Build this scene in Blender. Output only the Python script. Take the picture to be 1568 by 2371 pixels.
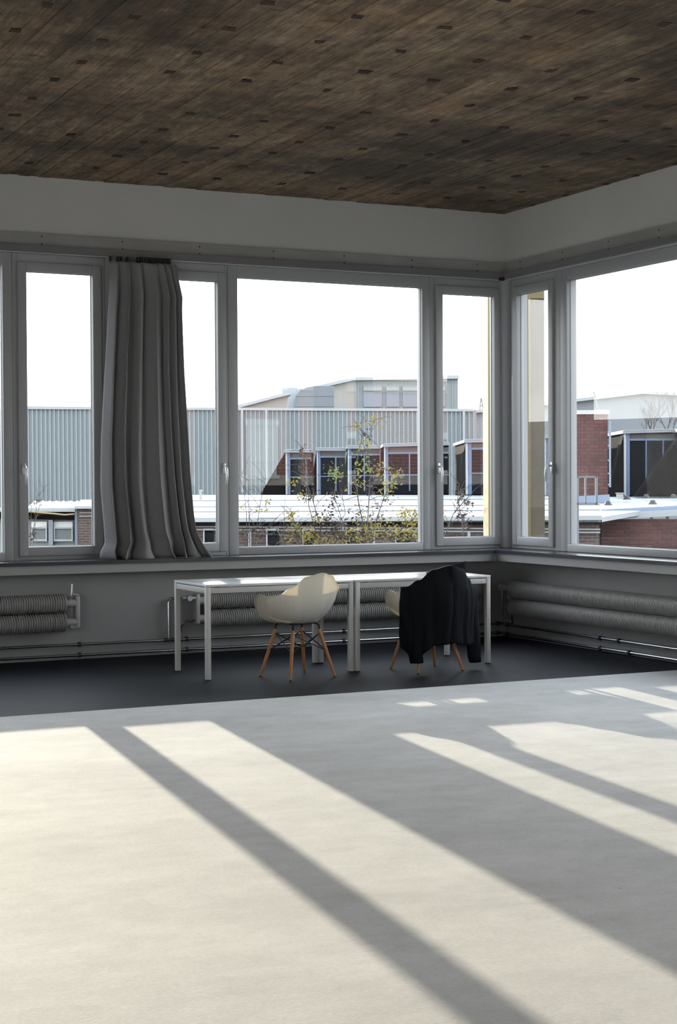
import bpy, bmesh, math, random
from mathutils import Vector, Matrix, Euler, noise

for _o in list(bpy.data.objects):
    bpy.data.objects.remove(_o)
SC = bpy.context.scene
COL = SC.collection
R = random.Random(7)
PI = math.pi

# ------------------------------------------------------------------ camera
CAM = Vector((-8.448, -13.535, 1.5193))
YAW, PITCH, ROLL, FPX = 0.45517, -0.01835, -0.00523, 3736.51
W_PX, H_PX = 1568.0, 2371.0
_F = Vector((math.sin(YAW) * math.cos(PITCH), math.cos(YAW) * math.cos(PITCH), math.sin(PITCH)))
_R = Vector((math.cos(YAW), -math.sin(YAW), 0.0))
_U = _R.cross(_F)
_R2 = math.cos(ROLL) * _R + math.sin(ROLL) * _U
_U2 = -math.sin(ROLL) * _R + math.cos(ROLL) * _U
cd = bpy.data.cameras.new('camera')
cd.sensor_fit = 'VERTICAL'
cd.sensor_height = 36.0
cd.sensor_width = 36.0
cd.lens = FPX / H_PX * 36.0
cd.clip_start = 0.05
cd.clip_end = 2000.0
cam = bpy.data.objects.new('camera', cd)
COL.objects.link(cam)
cam.matrix_world = Matrix(((_R2.x, _U2.x, -_F.x, CAM.x), (_R2.y, _U2.y, -_F.y, CAM.y),
                           (_R2.z, _U2.z, -_F.z, CAM.z), (0, 0, 0, 1)))
SC.camera = cam

# ------------------------------------------------------------------ world, sun, exposure
SKY = 5.9
SUN_E = 8.2
SUN_TAN = 0.245          # tangent of the sun's elevation
SUN_DX = 0.122           # sideways travel per metre towards the camera
SC.view_settings.view_transform = 'Standard'
SC.view_settings.look = 'None'
SC.view_settings.exposure = 0.0
SC.view_settings.gamma = 1.0
SC.view_settings.use_curve_mapping = False
wd = bpy.data.worlds.new('hazy_sky')
SC.world = wd
wd.use_nodes = True
nt = wd.node_tree
nt.nodes.clear()
wo = nt.nodes.new('ShaderNodeOutputWorld')
bg = nt.nodes.new('ShaderNodeBackground')
tc = nt.nodes.new('ShaderNodeTexCoord')
sx = nt.nodes.new('ShaderNodeSeparateXYZ')
rp = nt.nodes.new('ShaderNodeValToRGB')
rp.color_ramp.elements[0].position = 0.0
rp.color_ramp.elements[0].color = (1.0, 0.985, 0.95, 1)
rp.color_ramp.elements[1].position = 0.75
rp.color_ramp.elements[1].color = (0.76, 0.87, 1.0, 1)
nt.links.new(tc.outputs['Generated'], sx.inputs[0])
nt.links.new(sx.outputs['Z'], rp.inputs[0])
nt.links.new(rp.outputs[0], bg.inputs['Color'])
bg.inputs['Strength'].default_value = SKY
nt.links.new(bg.outputs[0], wo.inputs[0])

sl = bpy.data.lights.new('low_winter_sun', 'SUN')
sl.energy = SUN_E
sl.angle = math.radians(0.5)
sl.color = (1.0, 0.90, 0.72)
so = bpy.data.objects.new('low_winter_sun', sl)
COL.objects.link(so)
so.location = (5, 30, 12)
so.rotation_euler = Vector((-SUN_DX, -1.0, -SUN_TAN * math.hypot(1, SUN_DX))).to_track_quat('-Z', 'Y').to_euler()

# ------------------------------------------------------------------ helpers
class MB:
    """collects simple solids and links them as one mesh object"""
    def __init__(s):
        s.v = []; s.f = []
    def add(s, vs, fs):
        n = len(s.v)
        s.v += [tuple(p) for p in vs]
        s.f += [tuple(i + n for i in f) for f in fs]
        return s
    def box(s, x0, x1, y0, y1, z0, z1):
        if x0 > x1: x0, x1 = x1, x0
        if y0 > y1: y0, y1 = y1, y0
        if z0 > z1: z0, z1 = z1, z0
        return s.add([(x0,y0,z0),(x1,y0,z0),(x1,y1,z0),(x0,y1,z0),(x0,y0,z1),(x1,y0,z1),(x1,y1,z1),(x0,y1,z1)],
                     [(0,3,2,1),(4,5,6,7),(0,1,5,4),(1,2,6,5),(2,3,7,6),(3,0,4,7)])
    def bbox(s, x0, x1, y0, y1, z0, z1, b=0.006):
        """box with chamfered edges"""
        if x0 > x1: x0, x1 = x1, x0
        if y0 > y1: y0, y1 = y1, y0
        if z0 > z1: z0, z1 = z1, z0
        bm = bmesh.new()
        g = bmesh.ops.create_cube(bm, size=1.0)
        for v in g['verts']:
            v.co = Vector((x0 + (v.co.x + .5) * (x1 - x0), y0 + (v.co.y + .5) * (y1 - y0), z0 + (v.co.z + .5) * (z1 - z0)))
        b = min(b, .45 * min(x1 - x0, y1 - y0, z1 - z0))
        bmesh.ops.bevel(bm, geom=bm.edges[:], offset=b, segments=2, affect='EDGES', profile=.5)
        bm.verts.ensure_lookup_table()
        s.add([v.co[:] for v in bm.verts], [[v.index for v in f.verts] for f in bm.faces])
        bm.free()
        return s
    def tube(s, pts, r, n=10, caps=True):
        pts = [Vector(p) for p in pts]
        rs = r if isinstance(r, (list, tuple)) else [r] * len(pts)
        rings = []
        up = None
        for i, p in enumerate(pts):
            if i == 0: t = pts[1] - p
            elif i == len(pts) - 1: t = p - pts[i - 1]
            else: t = (pts[i + 1] - p).normalized() + (p - pts[i - 1]).normalized()
            t.normalize()
            if up is None:
                up = Vector((0, 0, 1)) if abs(t.z) < .9 else Vector((1, 0, 0))
            a = t.cross(up)
            if a.length < 1e-6: a = t.cross(Vector((1, .3, 0)))
            a.normalize()
            b = a.cross(t).normalized()
            up = b
            rings.append([p + rs[i] * (math.cos(2 * PI * k / n) * a + math.sin(2 * PI * k / n) * b) for k in range(n)])
        vs = [q for rg in rings for q in rg]
        fs = []
        for i in range(len(rings) - 1):
            for k in range(n):
                fs.append((i*n+k, i*n+(k+1) % n, (i+1)*n+(k+1) % n, (i+1)*n+k))
        if caps:
            fs.append(tuple(range(n - 1, -1, -1)))
            fs.append(tuple((len(rings)-1)*n + k for k in range(n)))
        return s.add(vs, fs)
    def prism(s, poly, y0, y1):
        """polygon given as (x, z), extruded along y"""
        n = len(poly)
        vs = [(x, y0, z) for x, z in poly] + [(x, y1, z) for x, z in poly]
        fs = [tuple(range(n)), tuple(range(2*n-1, n-1, -1))]
        for i in range(n):
            j = (i + 1) % n
            fs.append((i, i + n, j + n, j))
        return s.add(vs, fs)
    def grid(s, rows):
        m = len(rows[0]); n0 = len(s.v)
        for r_ in rows: s.v += [tuple(p) for p in r_]
        for i in range(len(rows) - 1):
            for j in range(m - 1):
                a = n0 + i*m + j
                s.f.append((a, a+1, a+m+1, a+m))
        return s
    def build(s, name, mat, parent=None, smooth=False, off=None):
        vs = s.v if off is None else [(x - off[0], y - off[1], z - off[2]) for x, y, z in s.v]
        me = bpy.data.meshes.new(name)
        me.from_pydata(vs, [], s.f)
        bm = bmesh.new(); bm.from_mesh(me)
        bmesh.ops.recalc_face_normals(bm, faces=bm.faces)
        bm.to_mesh(me); bm.free()
        if smooth:
            me.polygons.foreach_set('use_smooth', [True] * len(me.polygons))
            if smooth == 'auto':
                try: me.set_sharp_from_angle(angle=math.radians(35))
                except Exception: pass
        me.materials.append(mat)
        o = bpy.data.objects.new(name, me)
        COL.objects.link(o)
        if parent is not None: o.parent = parent
        return o

def tag(o, label=None, cat=None, group=None, kind=None):
    if label: o['label'] = label
    if cat: o['category'] = cat
    if group: o['group'] = group
    if kind: o['kind'] = kind
    return o

def thing(name, loc=(0, 0, 0), rz=0.0, label=None, cat=None, group=None, kind=None):
    o = bpy.data.objects.new(name, None)
    o.empty_display_size = .1
    COL.objects.link(o)
    o.location = loc
    o.rotation_euler = (0, 0, rz)
    return tag(o, label, cat, group, kind)

def copy_tree(o, parent=None):
    c = o.copy(); COL.objects.link(c)
    c.parent = parent
    for ch in [x for x in bpy.data.objects if x.parent == o]:
        copy_tree(ch, c)
    return c

# ------------------------------------------------------------------ materials
def new_mat(name):
    m = bpy.data.materials.new(name); m.use_nodes = True
    t = m.node_tree; t.nodes.clear()
    out = t.nodes.new('ShaderNodeOutputMaterial')
    return m, t, out

def mat(name, c1, rough=.6, metal=0.0, c2=None, scale=3.0, detail=4.0, bump=0.0, bscale=None, stretch=(1, 1, 1), spec=.5, lo=.35, hi=.65, rnd=0.0):
    m, t, out = new_mat(name)
    p = t.nodes.new('ShaderNodeBsdfPrincipled')
    p.inputs['Roughness'].default_value = rough
    p.inputs['Metallic'].default_value = metal
    p.inputs['Specular IOR Level'].default_value = spec
    p.inputs['Base Color'].default_value = (*c1, 1)
    t.links.new(p.outputs[0], out.inputs[0])
    if c2 is not None or bump:
        co = t.nodes.new('ShaderNodeTexCoord')
        mp = t.nodes.new('ShaderNodeMapping')
        mp.inputs['Scale'].default_value = stretch
        t.links.new(co.outputs['Object'], mp.inputs[0])
    src = None
    if c2 is not None:
        n = t.nodes.new('ShaderNodeTexNoise')
        n.inputs['Scale'].default_value = scale
        n.inputs['Detail'].default_value = detail
        n.inputs['Roughness'].default_value = .62
        t.links.new(mp.outputs[0], n.inputs['Vector'])
        r = t.nodes.new('ShaderNodeValToRGB')
        r.color_ramp.elements[0].position = lo
        r.color_ramp.elements[1].position = hi
        r.color_ramp.elements[0].color = (*c1, 1)
        r.color_ramp.elements[1].color = (*c2, 1)
        t.links.new(n.outputs['Fac'], r.inputs[0])
        src = r.outputs[0]
    if rnd:
        oi = t.nodes.new('ShaderNodeObjectInfo')
        mr = t.nodes.new('ShaderNodeMapRange')
        mr.inputs['To Min'].default_value = 1 - rnd
        mr.inputs['To Max'].default_value = 1 + rnd
        t.links.new(oi.outputs['Random'], mr.inputs['Value'])
        mx = t.nodes.new('ShaderNodeVectorMath'); mx.operation = 'SCALE'
        if src is not None: t.links.new(src, mx.inputs[0])
        else: mx.inputs[0].default_value = c1
        t.links.new(mr.outputs[0], mx.inputs['Scale'])
        src = mx.outputs[0]
    if src is not None:
        t.links.new(src, p.inputs['Base Color'])
    if bump:
        nb = t.nodes.new('ShaderNodeTexNoise')
        nb.inputs['Scale'].default_value = bscale or scale * 4
        nb.inputs['Detail'].default_value = 5
        t.links.new(mp.outputs[0], nb.inputs['Vector'])
        b = t.nodes.new('ShaderNodeBump')
        b.inputs['Strength'].default_value = bump
        b.inputs['Distance'].default_value = .01
        t.links.new(nb.outputs['Fac'], b.inputs['Height'])
        t.links.new(b.outputs[0], p.inputs['Normal'])
    return m

def mat_glass(name, tint=(.95, .97, .97), base=.10):
    m, t, out = new_mat(name)
    tr = t.nodes.new('ShaderNodeBsdfTransparent'); tr.inputs[0].default_value = (*tint, 1)
    gl = t.nodes.new('ShaderNodeBsdfGlossy'); gl.inputs['Roughness'].default_value = 0.0
    lw = t.nodes.new('ShaderNodeLayerWeight'); lw.inputs['Blend'].default_value = .5
    pw = t.nodes.new('ShaderNodeMath'); pw.operation = 'POWER'; pw.inputs[1].default_value = 5
    ma = t.nodes.new('ShaderNodeMath'); ma.operation = 'MULTIPLY_ADD'
    ma.inputs[1].default_value = .9 - base; ma.inputs[2].default_value = base
    mx = t.nodes.new('ShaderNodeMixShader')
    t.links.new(lw.outputs['Facing'], pw.inputs[0]); t.links.new(pw.outputs[0], ma.inputs[0])
    t.links.new(ma.outputs[0], mx.inputs[0]); t.links.new(tr.outputs[0], mx.inputs[1]); t.links.new(gl.outputs[0], mx.inputs[2])
    t.links.new(mx.outputs[0], out.inputs[0])
    return m

def mat_brick(name, c1, c2, mortar, bw=.25, bh=.083, ms=.012):
    """flat far brickwork, in the object's x / z plane"""
    m, t, out = new_mat(name)
    p = t.nodes.new('ShaderNodeBsdfPrincipled'); p.inputs['Roughness'].default_value = .9
    co = t.nodes.new('ShaderNodeTexCoord'); sp = t.nodes.new('ShaderNodeSeparateXYZ'); cb = t.nodes.new('ShaderNodeCombineXYZ')
    t.links.new(co.outputs['Object'], sp.inputs[0]); t.links.new(sp.outputs['X'], cb.inputs['X']); t.links.new(sp.outputs['Z'], cb.inputs['Y'])
    b = t.nodes.new('ShaderNodeTexBrick')
    b.inputs['Color1'].default_value = (*c1, 1); b.inputs['Color2'].default_value = (*c2, 1); b.inputs['Mortar'].default_value = (*mortar, 1)
    b.inputs['Scale'].default_value = 1; b.inputs['Mortar Size'].default_value = ms
    b.inputs['Brick Width'].default_value = bw; b.inputs['Row Height'].default_value = bh
    t.links.new(cb.outputs[0], b.inputs['Vector']); t.links.new(b.outputs['Color'], p.inputs['Base Color'])
    t.links.new(p.outputs[0], out.inputs[0])
    return m

def mat_translucent(name, col, tcol, fac=.25, rough=.4):
    m, t, out = new_mat(name)
    p = t.nodes.new('ShaderNodeBsdfPrincipled'); p.inputs['Base Color'].default_value = (*col, 1); p.inputs['Roughness'].default_value = rough
    tl = t.nodes.new('ShaderNodeBsdfTranslucent'); tl.inputs[0].default_value = (*tcol, 1)
    mx = t.nodes.new('ShaderNodeMixShader'); mx.inputs[0].default_value = fac
    t.links.new(p.outputs[0], mx.inputs[1]); t.links.new(tl.outputs[0], mx.inputs[2]); t.links.new(mx.outputs[0], out.inputs[0])
    return m

def mat_ceiling(name):
    m, t, out = new_mat(name)
    p = t.nodes.new('ShaderNodeBsdfPrincipled'); p.inputs['Roughness'].default_value = .85
    ge = t.nodes.new('ShaderNodeNewGeometry')
    def nz(scale, stretch, detail=6, rough=.65):
        mp = t.nodes.new('ShaderNodeMapping'); mp.inputs['Scale'].default_value = stretch
        t.links.new(ge.outputs['Position'], mp.inputs[0])
        n = t.nodes.new('ShaderNodeTexNoise'); n.inputs['Scale'].default_value = scale
        n.inputs['Detail'].default_value = detail; n.inputs['Roughness'].default_value = rough
        t.links.new(mp.outputs[0], n.inputs['Vector']); return n.outputs['Fac']
    def ramp(f, a, b, ca, cb):
        r = t.nodes.new('ShaderNodeValToRGB')
        r.color_ramp.elements[0].position = a; r.color_ramp.elements[1].position = b
        r.color_ramp.elements[0].color = (*ca, 1); r.color_ramp.elements[1].color = (*cb, 1)
        t.links.new(f, r.inputs[0]); return r.outputs[0]
    def mix(mode, fac, a, b):
        x = t.nodes.new('ShaderNodeMixRGB'); x.blend_type = mode
        if isinstance(fac, float): x.inputs[0].default_value = fac
        else: t.links.new(fac, x.inputs[0])
        t.links.new(a, x.inputs[1]); t.links.new(b, x.inputs[2]); return x.outputs[0]
    grey = ramp(nz(9, (1, .5, 1)), .32, .68, (.105, .079, .053), (.325, .255, .172))
    rust = ramp(nz(2.6, (1, .35, 1)), .40, .70, (.22, .168, .118), (.34, .17, .072))
    fac_r = ramp(nz(1.7, (1, .5, 1)), .42, .66, (0, 0, 0), (.62, .62, .62))
    c = mix('MIX', fac_r, grey, rust)
    dark = ramp(nz(.75, (.55, 1.25, 1), 7, .6), .40, .60, (.40, .37, .36), (1.18, 1.15, 1.1))
    c = mix('MULTIPLY', 1.0, c, dark)
    fine = ramp(nz(28, (1, .35, 1)), .30, .70, (.62, .60, .58), (1.2, 1.2, 1.2))
    c = mix('MULTIPLY', 1.0, c, fine)
    streak = ramp(nz(70, (1, .035, 1), 3), .35, .62, (.66, .64, .62), (1.12, 1.12, 1.12))
    c = mix('MULTIPLY', 1.0, c, streak)
    crack = ramp(nz(3.2, (1, .02, 1), 2), .485, .50, (1, 1, 1), (.72, .70, .68))
    c = mix('MULTIPLY', .6, c, crack)
    pale = ramp(nz(6, (.5, 1.6, 1)), .66, .76, (0, 0, 0), (.22, .23, .22))
    c = mix('ADD', .5, c, pale)
    oi = t.nodes.new('ShaderNodeObjectInfo')
    mr = t.nodes.new('ShaderNodeMapRange'); mr.inputs['To Min'].default_value = .74; mr.inputs['To Max'].default_value = 1.18
    t.links.new(oi.outputs['Random'], mr.inputs['Value'])
    sc = t.nodes.new('ShaderNodeVectorMath'); sc.operation = 'SCALE'
    t.links.new(c, sc.inputs[0]); t.links.new(mr.outputs[0], sc.inputs['Scale'])
    t.links.new(sc.outputs[0], p.inputs['Base Color'])
    b = t.nodes.new('ShaderNodeBump'); b.inputs['Strength'].default_value = .35; b.inputs['Distance'].default_value = .01
    t.links.new(nz(34, (1, .4, 1)), b.inputs['Height']); t.links.new(b.outputs[0], p.inputs['Normal'])
    t.links.new(p.outputs[0], out.inputs[0])
    return m

def mat_screed(name):
    m, t, out = new_mat(name)
    p = t.nodes.new('ShaderNodeBsdfPrincipled'); p.inputs['Roughness'].default_value = .82; p.inputs['Specular IOR Level'].default_value = .14
    ge = t.nodes.new('ShaderNodeNewGeometry')
    def nz(scale, stretch, detail=6, rough=.6):
        mp = t.nodes.new('ShaderNodeMapping'); mp.inputs['Scale'].default_value = stretch
        t.links.new(ge.outputs['Position'], mp.inputs[0])
        n = t.nodes.new('ShaderNodeTexNoise'); n.inputs['Scale'].default_value = scale; n.inputs['Detail'].default_value = detail; n.inputs['Roughness'].default_value = rough
        t.links.new(mp.outputs[0], n.inputs['Vector']); return n.outputs['Fac']
    def ramp(f, a, b, ca, cb):
        r = t.nodes.new('ShaderNodeValToRGB'); r.color_ramp.elements[0].position = a; r.color_ramp.elements[1].position = b
        r.color_ramp.elements[0].color = (*ca, 1); r.color_ramp.elements[1].color = (*cb, 1); t.links.new(f, r.inputs[0]); return r.outputs[0]
    def mul(a, b):
        x = t.nodes.new('ShaderNodeMixRGB'); x.blend_type = 'MULTIPLY'; x.inputs[0].default_value = 1.0
        t.links.new(a, x.inputs[1]); t.links.new(b, x.inputs[2]); return x.outputs[0]
    c = ramp(nz(.9, (1, 1.5, 1), 7), .28, .70, (.555, .55, .54), (.69, .685, .67))
    c = mul(c, ramp(nz(4.5, (1, 1.3, 1), 6, .7), .30, .68, (.90, .90, .90), (1.05, 1.05, 1.05)))
    c = mul(c, ramp(nz(55, (1, 1, 1), 4, .75), .30, .70, (.91, .91, .91), (1.06, 1.06, 1.06)))
    c = mul(c, ramp(nz(2.1, (.6, 1.8, 1), 9, .72), .60, .74, (1, 1, 1), (.87, .87, .88)))
    c = mul(c, ramp(nz(19, (1, 1, 1), 2, .5), .755, .775, (1, 1, 1), (.80, .80, .79)))
    t.links.new(c, p.inputs['Base Color'])
    b = t.nodes.new('ShaderNodeBump'); b.inputs['Strength'].default_value = .22; b.inputs['Distance'].default_value = .008
    t.links.new(nz(75, (1, 1, 1), 5, .7), b.inputs['Height']); t.links.new(b.outputs[0], p.inputs['Normal'])
    t.links.new(p.outputs[0], out.inputs[0])
    return m

M = {}
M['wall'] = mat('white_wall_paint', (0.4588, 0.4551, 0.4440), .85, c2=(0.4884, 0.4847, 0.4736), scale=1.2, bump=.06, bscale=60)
M['wall_low'] = mat('shaded_wall_paint_low', (0.2400, 0.2400, 0.2480), .85, c2=(0.2680, 0.2680, 0.2760), scale=1.5, bump=.06, bscale=60)  # wall paint darkened to carry the shade below the ledge
M['ledge'] = mat('ledge_paint', (0.2992, 0.2992, 0.3026), .8)
M['frame'] = mat('white_window_paint', (0.3108, 0.3182, 0.3293), .5, spec=.3)
M['band'] = mat('grey_rail_paint', (0.2574, 0.2535, 0.2457), .5, c2=(0.2964, 0.2925, 0.2847), scale=2)
M['track'] = mat('dark_grey_track', (.16, .16, .165), .45)
M['glass'] = mat_glass('window_glass')
M['sill_top'] = mat('sill_dark_lacquer', (.035, .038, .045), .22)
M['floor'] = mat_screed('pale_screed')
M['floor_dark'] = mat('dark_linoleum', (.004, .0045, .0065), .61, c2=(.010, .011, .015), scale=1.4, detail=7, bump=.12, bscale=9, spec=.12)
M['ceiling'] = mat_ceiling('board_marked_concrete')
M['plug'] = mat('rusty_wood_plug', (.016, .010, .008), .9, c2=(.070, .026, .012), scale=22, rnd=.4)
M['rad'] = mat('radiator_grey_enamel', (0.2640, 0.2640, 0.2607), .5)
M['rad_light'] = mat('radiator_header_enamel', (0.3640, 0.3640, 0.3570), .45)
M['chrome'] = mat('galvanised_pipe', (.50, .52, .55), .22, 1.0)
M['clamp'] = mat('dark_pipe_clamp', (.05, .05, .055), .5, .5)
M['table'] = mat('white_laminate', (0.6300, 0.6390, 0.6390), .16)
M['table_leg'] = mat('white_lacquered_steel', (0.5084, 0.5084, 0.4920), .4)
M['shell'] = mat_translucent('white_polypropylene', (0.50, 0.495, 0.485), (0.62, 0.52, 0.31), .19)
M['wood'] = mat('maple_dowel', (.30, .125, .045), .5, c2=(.38, .17, .065), scale=6, stretch=(8, 8, .6))
M['wire'] = mat('black_steel_wire', (.012, .012, .014), .4, .6)
M['coat'] = mat('black_wool', (.007, .008, .010), .95, spec=.1)
M['curtain'] = mat('grey_molton', (0.2040, 0.2040, 0.2130), .95, c2=(0.2280, 0.2280, 0.2370), scale=60, spec=.1)
M['black'] = mat('black_plastic', (.012, .012, .015), .5)
M['handle'] = mat('aluminium_handle', (.55, .56, .58), .35, .7)
M['screw'] = mat('dark_screw', (.05, .05, .05), .5, .5)

# ------------------------------------------------------------------ room shell
CEIL = 4.146
XL, YB = -13.0, -17.0           # far left wall, wall behind the camera
ZW0, ZW1 = .865, 3.49           # window zone
T = .32                         # wall thickness

fl = MB().box(XL, .0, YB, -3.124, -.25, 0).build('floor', M['floor'])
tag(fl, kind='structure')
fd = MB().box(XL, .0, -3.121, 0, -.25, 0).build('floor_border', M['floor_dark'])
tag(fd, 'dark linoleum floor strip along the window walls', kind='structure')

# ceiling slab with the imprint of every formwork board
ce = MB().box(XL, T, YB, T, CEIL, CEIL + .3).build('ceiling', M['ceiling'])
tag(ce, kind='structure')
x = 0.0
while x > -7.4:
    wdt = R.uniform(.078, .112)
    y1 = 0.0
    first = True
    while y1 > -7.6:
        ln = R.uniform(2.4, 4.6) if not first else R.uniform(1.2, 4.2)
        first = False
        y0 = max(y1 - ln, -7.8)
        if y0 < -7.0: y0 = -7.8
        d = R.uniform(.002, .009)
        o = MB().box(x - wdt + .0012, x - .0012, y0 + .001, y1 - .001, CEIL - d, CEIL + .001).build('formwork_board', M['ceiling'], ce)
        y1 = y0
    x -= wdt
GX = [-5.98, -5.45, -4.875, -4.32, -3.755, -3.218, -2.65, -2.06, -1.51, -.955, -.49, -.03, -6.53]
GY = [-.565, -1.12, -1.72, -2.19, -2.74, -3.285, -3.78, -4.31, -4.86, -5.41, -6.0, -6.56]
for gx in GX:
    for gy in GY:
        if R.random() < .08: continue
        a = R.uniform(.030, .048); b = R.uniform(.030, .046)
        if gx > -.1: a = .03
        px, py = gx + R.uniform(-.02, .02), gy + R.uniform(-.02, .02)
        if px + a > 0: px = -a - .002
        dz = R.uniform(.0095, .0115)
        pl = [(px - a, py - b * R.uniform(.5, 1)), (px + a * R.uniform(.4, 1), py - b), (px + a, py + b * R.uniform(.5, 1)), (px - a * R.uniform(.4, 1), py + b)]
        m_ = MB().add([(u, v, CEIL - dz) for u, v in pl] + [(u, v, CEIL) for u, v in pl],
                      [(0, 1, 2, 3), (7, 6, 5, 4), (0, 4, 5, 1), (1, 5, 6, 2), (2, 6, 7, 3), (3, 7, 4, 0)])
        m_.build('wood_plug', M['plug'], ce)

wb = MB()
lo = MB().box(XL, T, 0, T, -.25, .832)               # parapet below the windows, ledge shade put into its colour
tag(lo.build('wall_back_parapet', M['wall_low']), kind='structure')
wb.box(XL, T, 0, T, ZW1, CEIL)                       # lintel
wb.build('wall_back', M['wall'])
tag(bpy.data.objects['wall_back'], kind='structure')
wr = MB()
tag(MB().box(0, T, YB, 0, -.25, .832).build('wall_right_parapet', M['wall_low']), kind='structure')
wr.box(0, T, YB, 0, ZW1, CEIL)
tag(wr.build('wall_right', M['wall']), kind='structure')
lw_ = MB()                                           # left wall, with an unseen window added for fill light
lw_.box(XL - .3, XL, YB - .3, T, -.25, .85); lw_.box(XL - .3, XL, YB - .3, T, 3.5, CEIL + .3)
lw_.box(XL - .3, XL, YB - .3, -15.5, .85, 3.5); lw_.box(XL - .3, XL, -8.0, T, .85, 3.5)
tag(lw_.build('wall_left', M['wall']), kind='structure')
wroot = thing('window_51', (XL - .15, -11.75, .85), kind='structure')
oo = (XL - .15, -11.75, .85)
fr_ = MB()
for q in (-15.5, -13.03, -10.53, -8.07): fr_.box(XL - .2, XL - .1, q, q + .07, .85, 3.5)
fr_.box(XL - .2, XL - .1, -15.5, -8.0, .85, .93); fr_.box(XL - .2, XL - .1, -15.5, -8.0, 3.42, 3.5)
fr_.build('frame', M['frame'], wroot, off=oo)
for q0, q1 in ((-15.43, -13.03), (-12.96, -10.53), (-10.46, -8.07)):
    MB().add([(XL - .15, q0, .93), (XL - .15, q1, .93), (XL - .15, q1, 3.42), (XL - .15, q0, 3.42)], [(0, 1, 2, 3)]).build('pane', M['glass'], wroot, off=oo)
rear = MB()                                          # wall behind the camera, its window added to brighten the room
rear.box(XL, T, YB - .3, YB, -.25, .85); rear.box(XL, T, YB - .3, YB, 3.5, CEIL + .3)
REAR_FILL = [(-12.4, -9.9)]
e0 = XL
for a, b in REAR_FILL + [(T, T)]:
    rear.box(e0, a, YB - .3, YB, .85, 3.5); e0 = b
tag(rear.build('wall_rear', M['wall']), kind='structure')
for i, (a, b) in enumerate(REAR_FILL):
    wroot = thing('window_%d' % (41 + i), ((a + b) / 2, YB - .15, .85), kind='structure')  # unseen window, put in as fill light from behind
    oo = ((a + b) / 2, YB - .15, .85)
    fr_ = MB()
    for q in ((a, a + .07), (b - .07, b), ((a + b) / 2 - .04, (a + b) / 2 + .04)): fr_.box(q[0], q[1], YB - .2, YB - .1, .85, 3.5)
    fr_.box(a, b, YB - .2, YB - .1, .85, .93); fr_.box(a, b, YB - .2, YB - .1, 3.42, 3.5)
    fr_.build('frame', M['frame'], wroot, off=oo)
    for q0, q1 in ((a + .07, (a + b) / 2 - .04), ((a + b) / 2 + .04, b - .07)):
        MB().add([(q0, YB - .15, .93), (q1, YB - .15, .93), (q1, YB - .15, 3.42), (q0, YB - .15, 3.42)], [(0, 1, 2, 3)]).build('pane', M['glass'], wroot, off=oo)

# ledge below the sill and the dark sill board (one per wall, mitred in the corner)
def ledge(name, d, z0, z1, m, e=.0, lab=None):
    pass
MITRE = lambda d: -d
def wallbox(wall, t0, t1, d0, d1, z0, z1, mb, bev=0):
    """t along the wall from the corner, d depth: negative = into the room"""
    if wall == 'b': a = (-t1, -t0, d0, d1, z0, z1)
    else: a = (d0, d1, -t1, -t0, z0, z1)
    if bev: mb.bbox(*a, b=bev)
    else: mb.box(*a)
    return mb
def mitre_strip(wall, d0, d1, z0, z1, L):
    """strip along the wall from room depth d0 (outer) to d1 (into the room) with a mitred corner"""
    vs = []
    for z in (z0, z1):
        for (t, d) in ((-d0, d0), (-d1, d1), (L, d1), (L, d0)):
            vs.append((-t, d, z) if wall == 'b' else (d, -t, z))
    return MB().add(vs, [(0, 1, 2, 3), (4, 5, 6, 7), (0, 1, 5, 4), (1, 2, 6, 5), (2, 3, 7, 6), (3, 0, 4, 7)])
tag(mitre_strip('b', .0, -.265, .757, .832, 12.9).build('trim_1', M['ledge']), kind='structure')
tag(mitre_strip('r', .0, -.265, .757, .832, 16.9).build('trim_2', M['ledge']), kind='structure')
tag(mitre_strip('b', .10, -.29, .833, .863, 12.9).build('trim_3', M['sill_top']), 'dark window sill board along the back wall', kind='structure')
tag(mitre_strip('r', .10, -.29, .833, .863, 16.9).build('trim_4', M['sill_top']), 'dark window sill board along the right wall', kind='structure')

# painted rail board over the windows with the curtain track under it
def rail(wall, n, L):
    o = mitre_strip(wall, .0, -.018, 3.553, 3.659, L).build('trim_%d' % n, M['band'])
    tag(o, kind='structure')
    t = mitre_strip(wall, .0, -.050, 3.496, 3.552, L).build('curtain_track', M['track'], o)
    k = .32
    while k < 7.6:
        for z in (3.63, 3.567):
            m_ = MB()
            wallbox(wall, k - .006, k + .006, -.0215, -.017, z - .006, z + .006, m_)
            m_.build('screw', M['screw'], o)
        k += .72
    return o
rail('b', 5, 12.9)
rail('r', 6, 16.9)
tag(MB().bbox(-.095, -.045, -.085, -.045, 3.478, 3.51, .008).build('track_end_stop', M['black']),
    'small black end stop of the curtain track in the corner', 'end stop')

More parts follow.
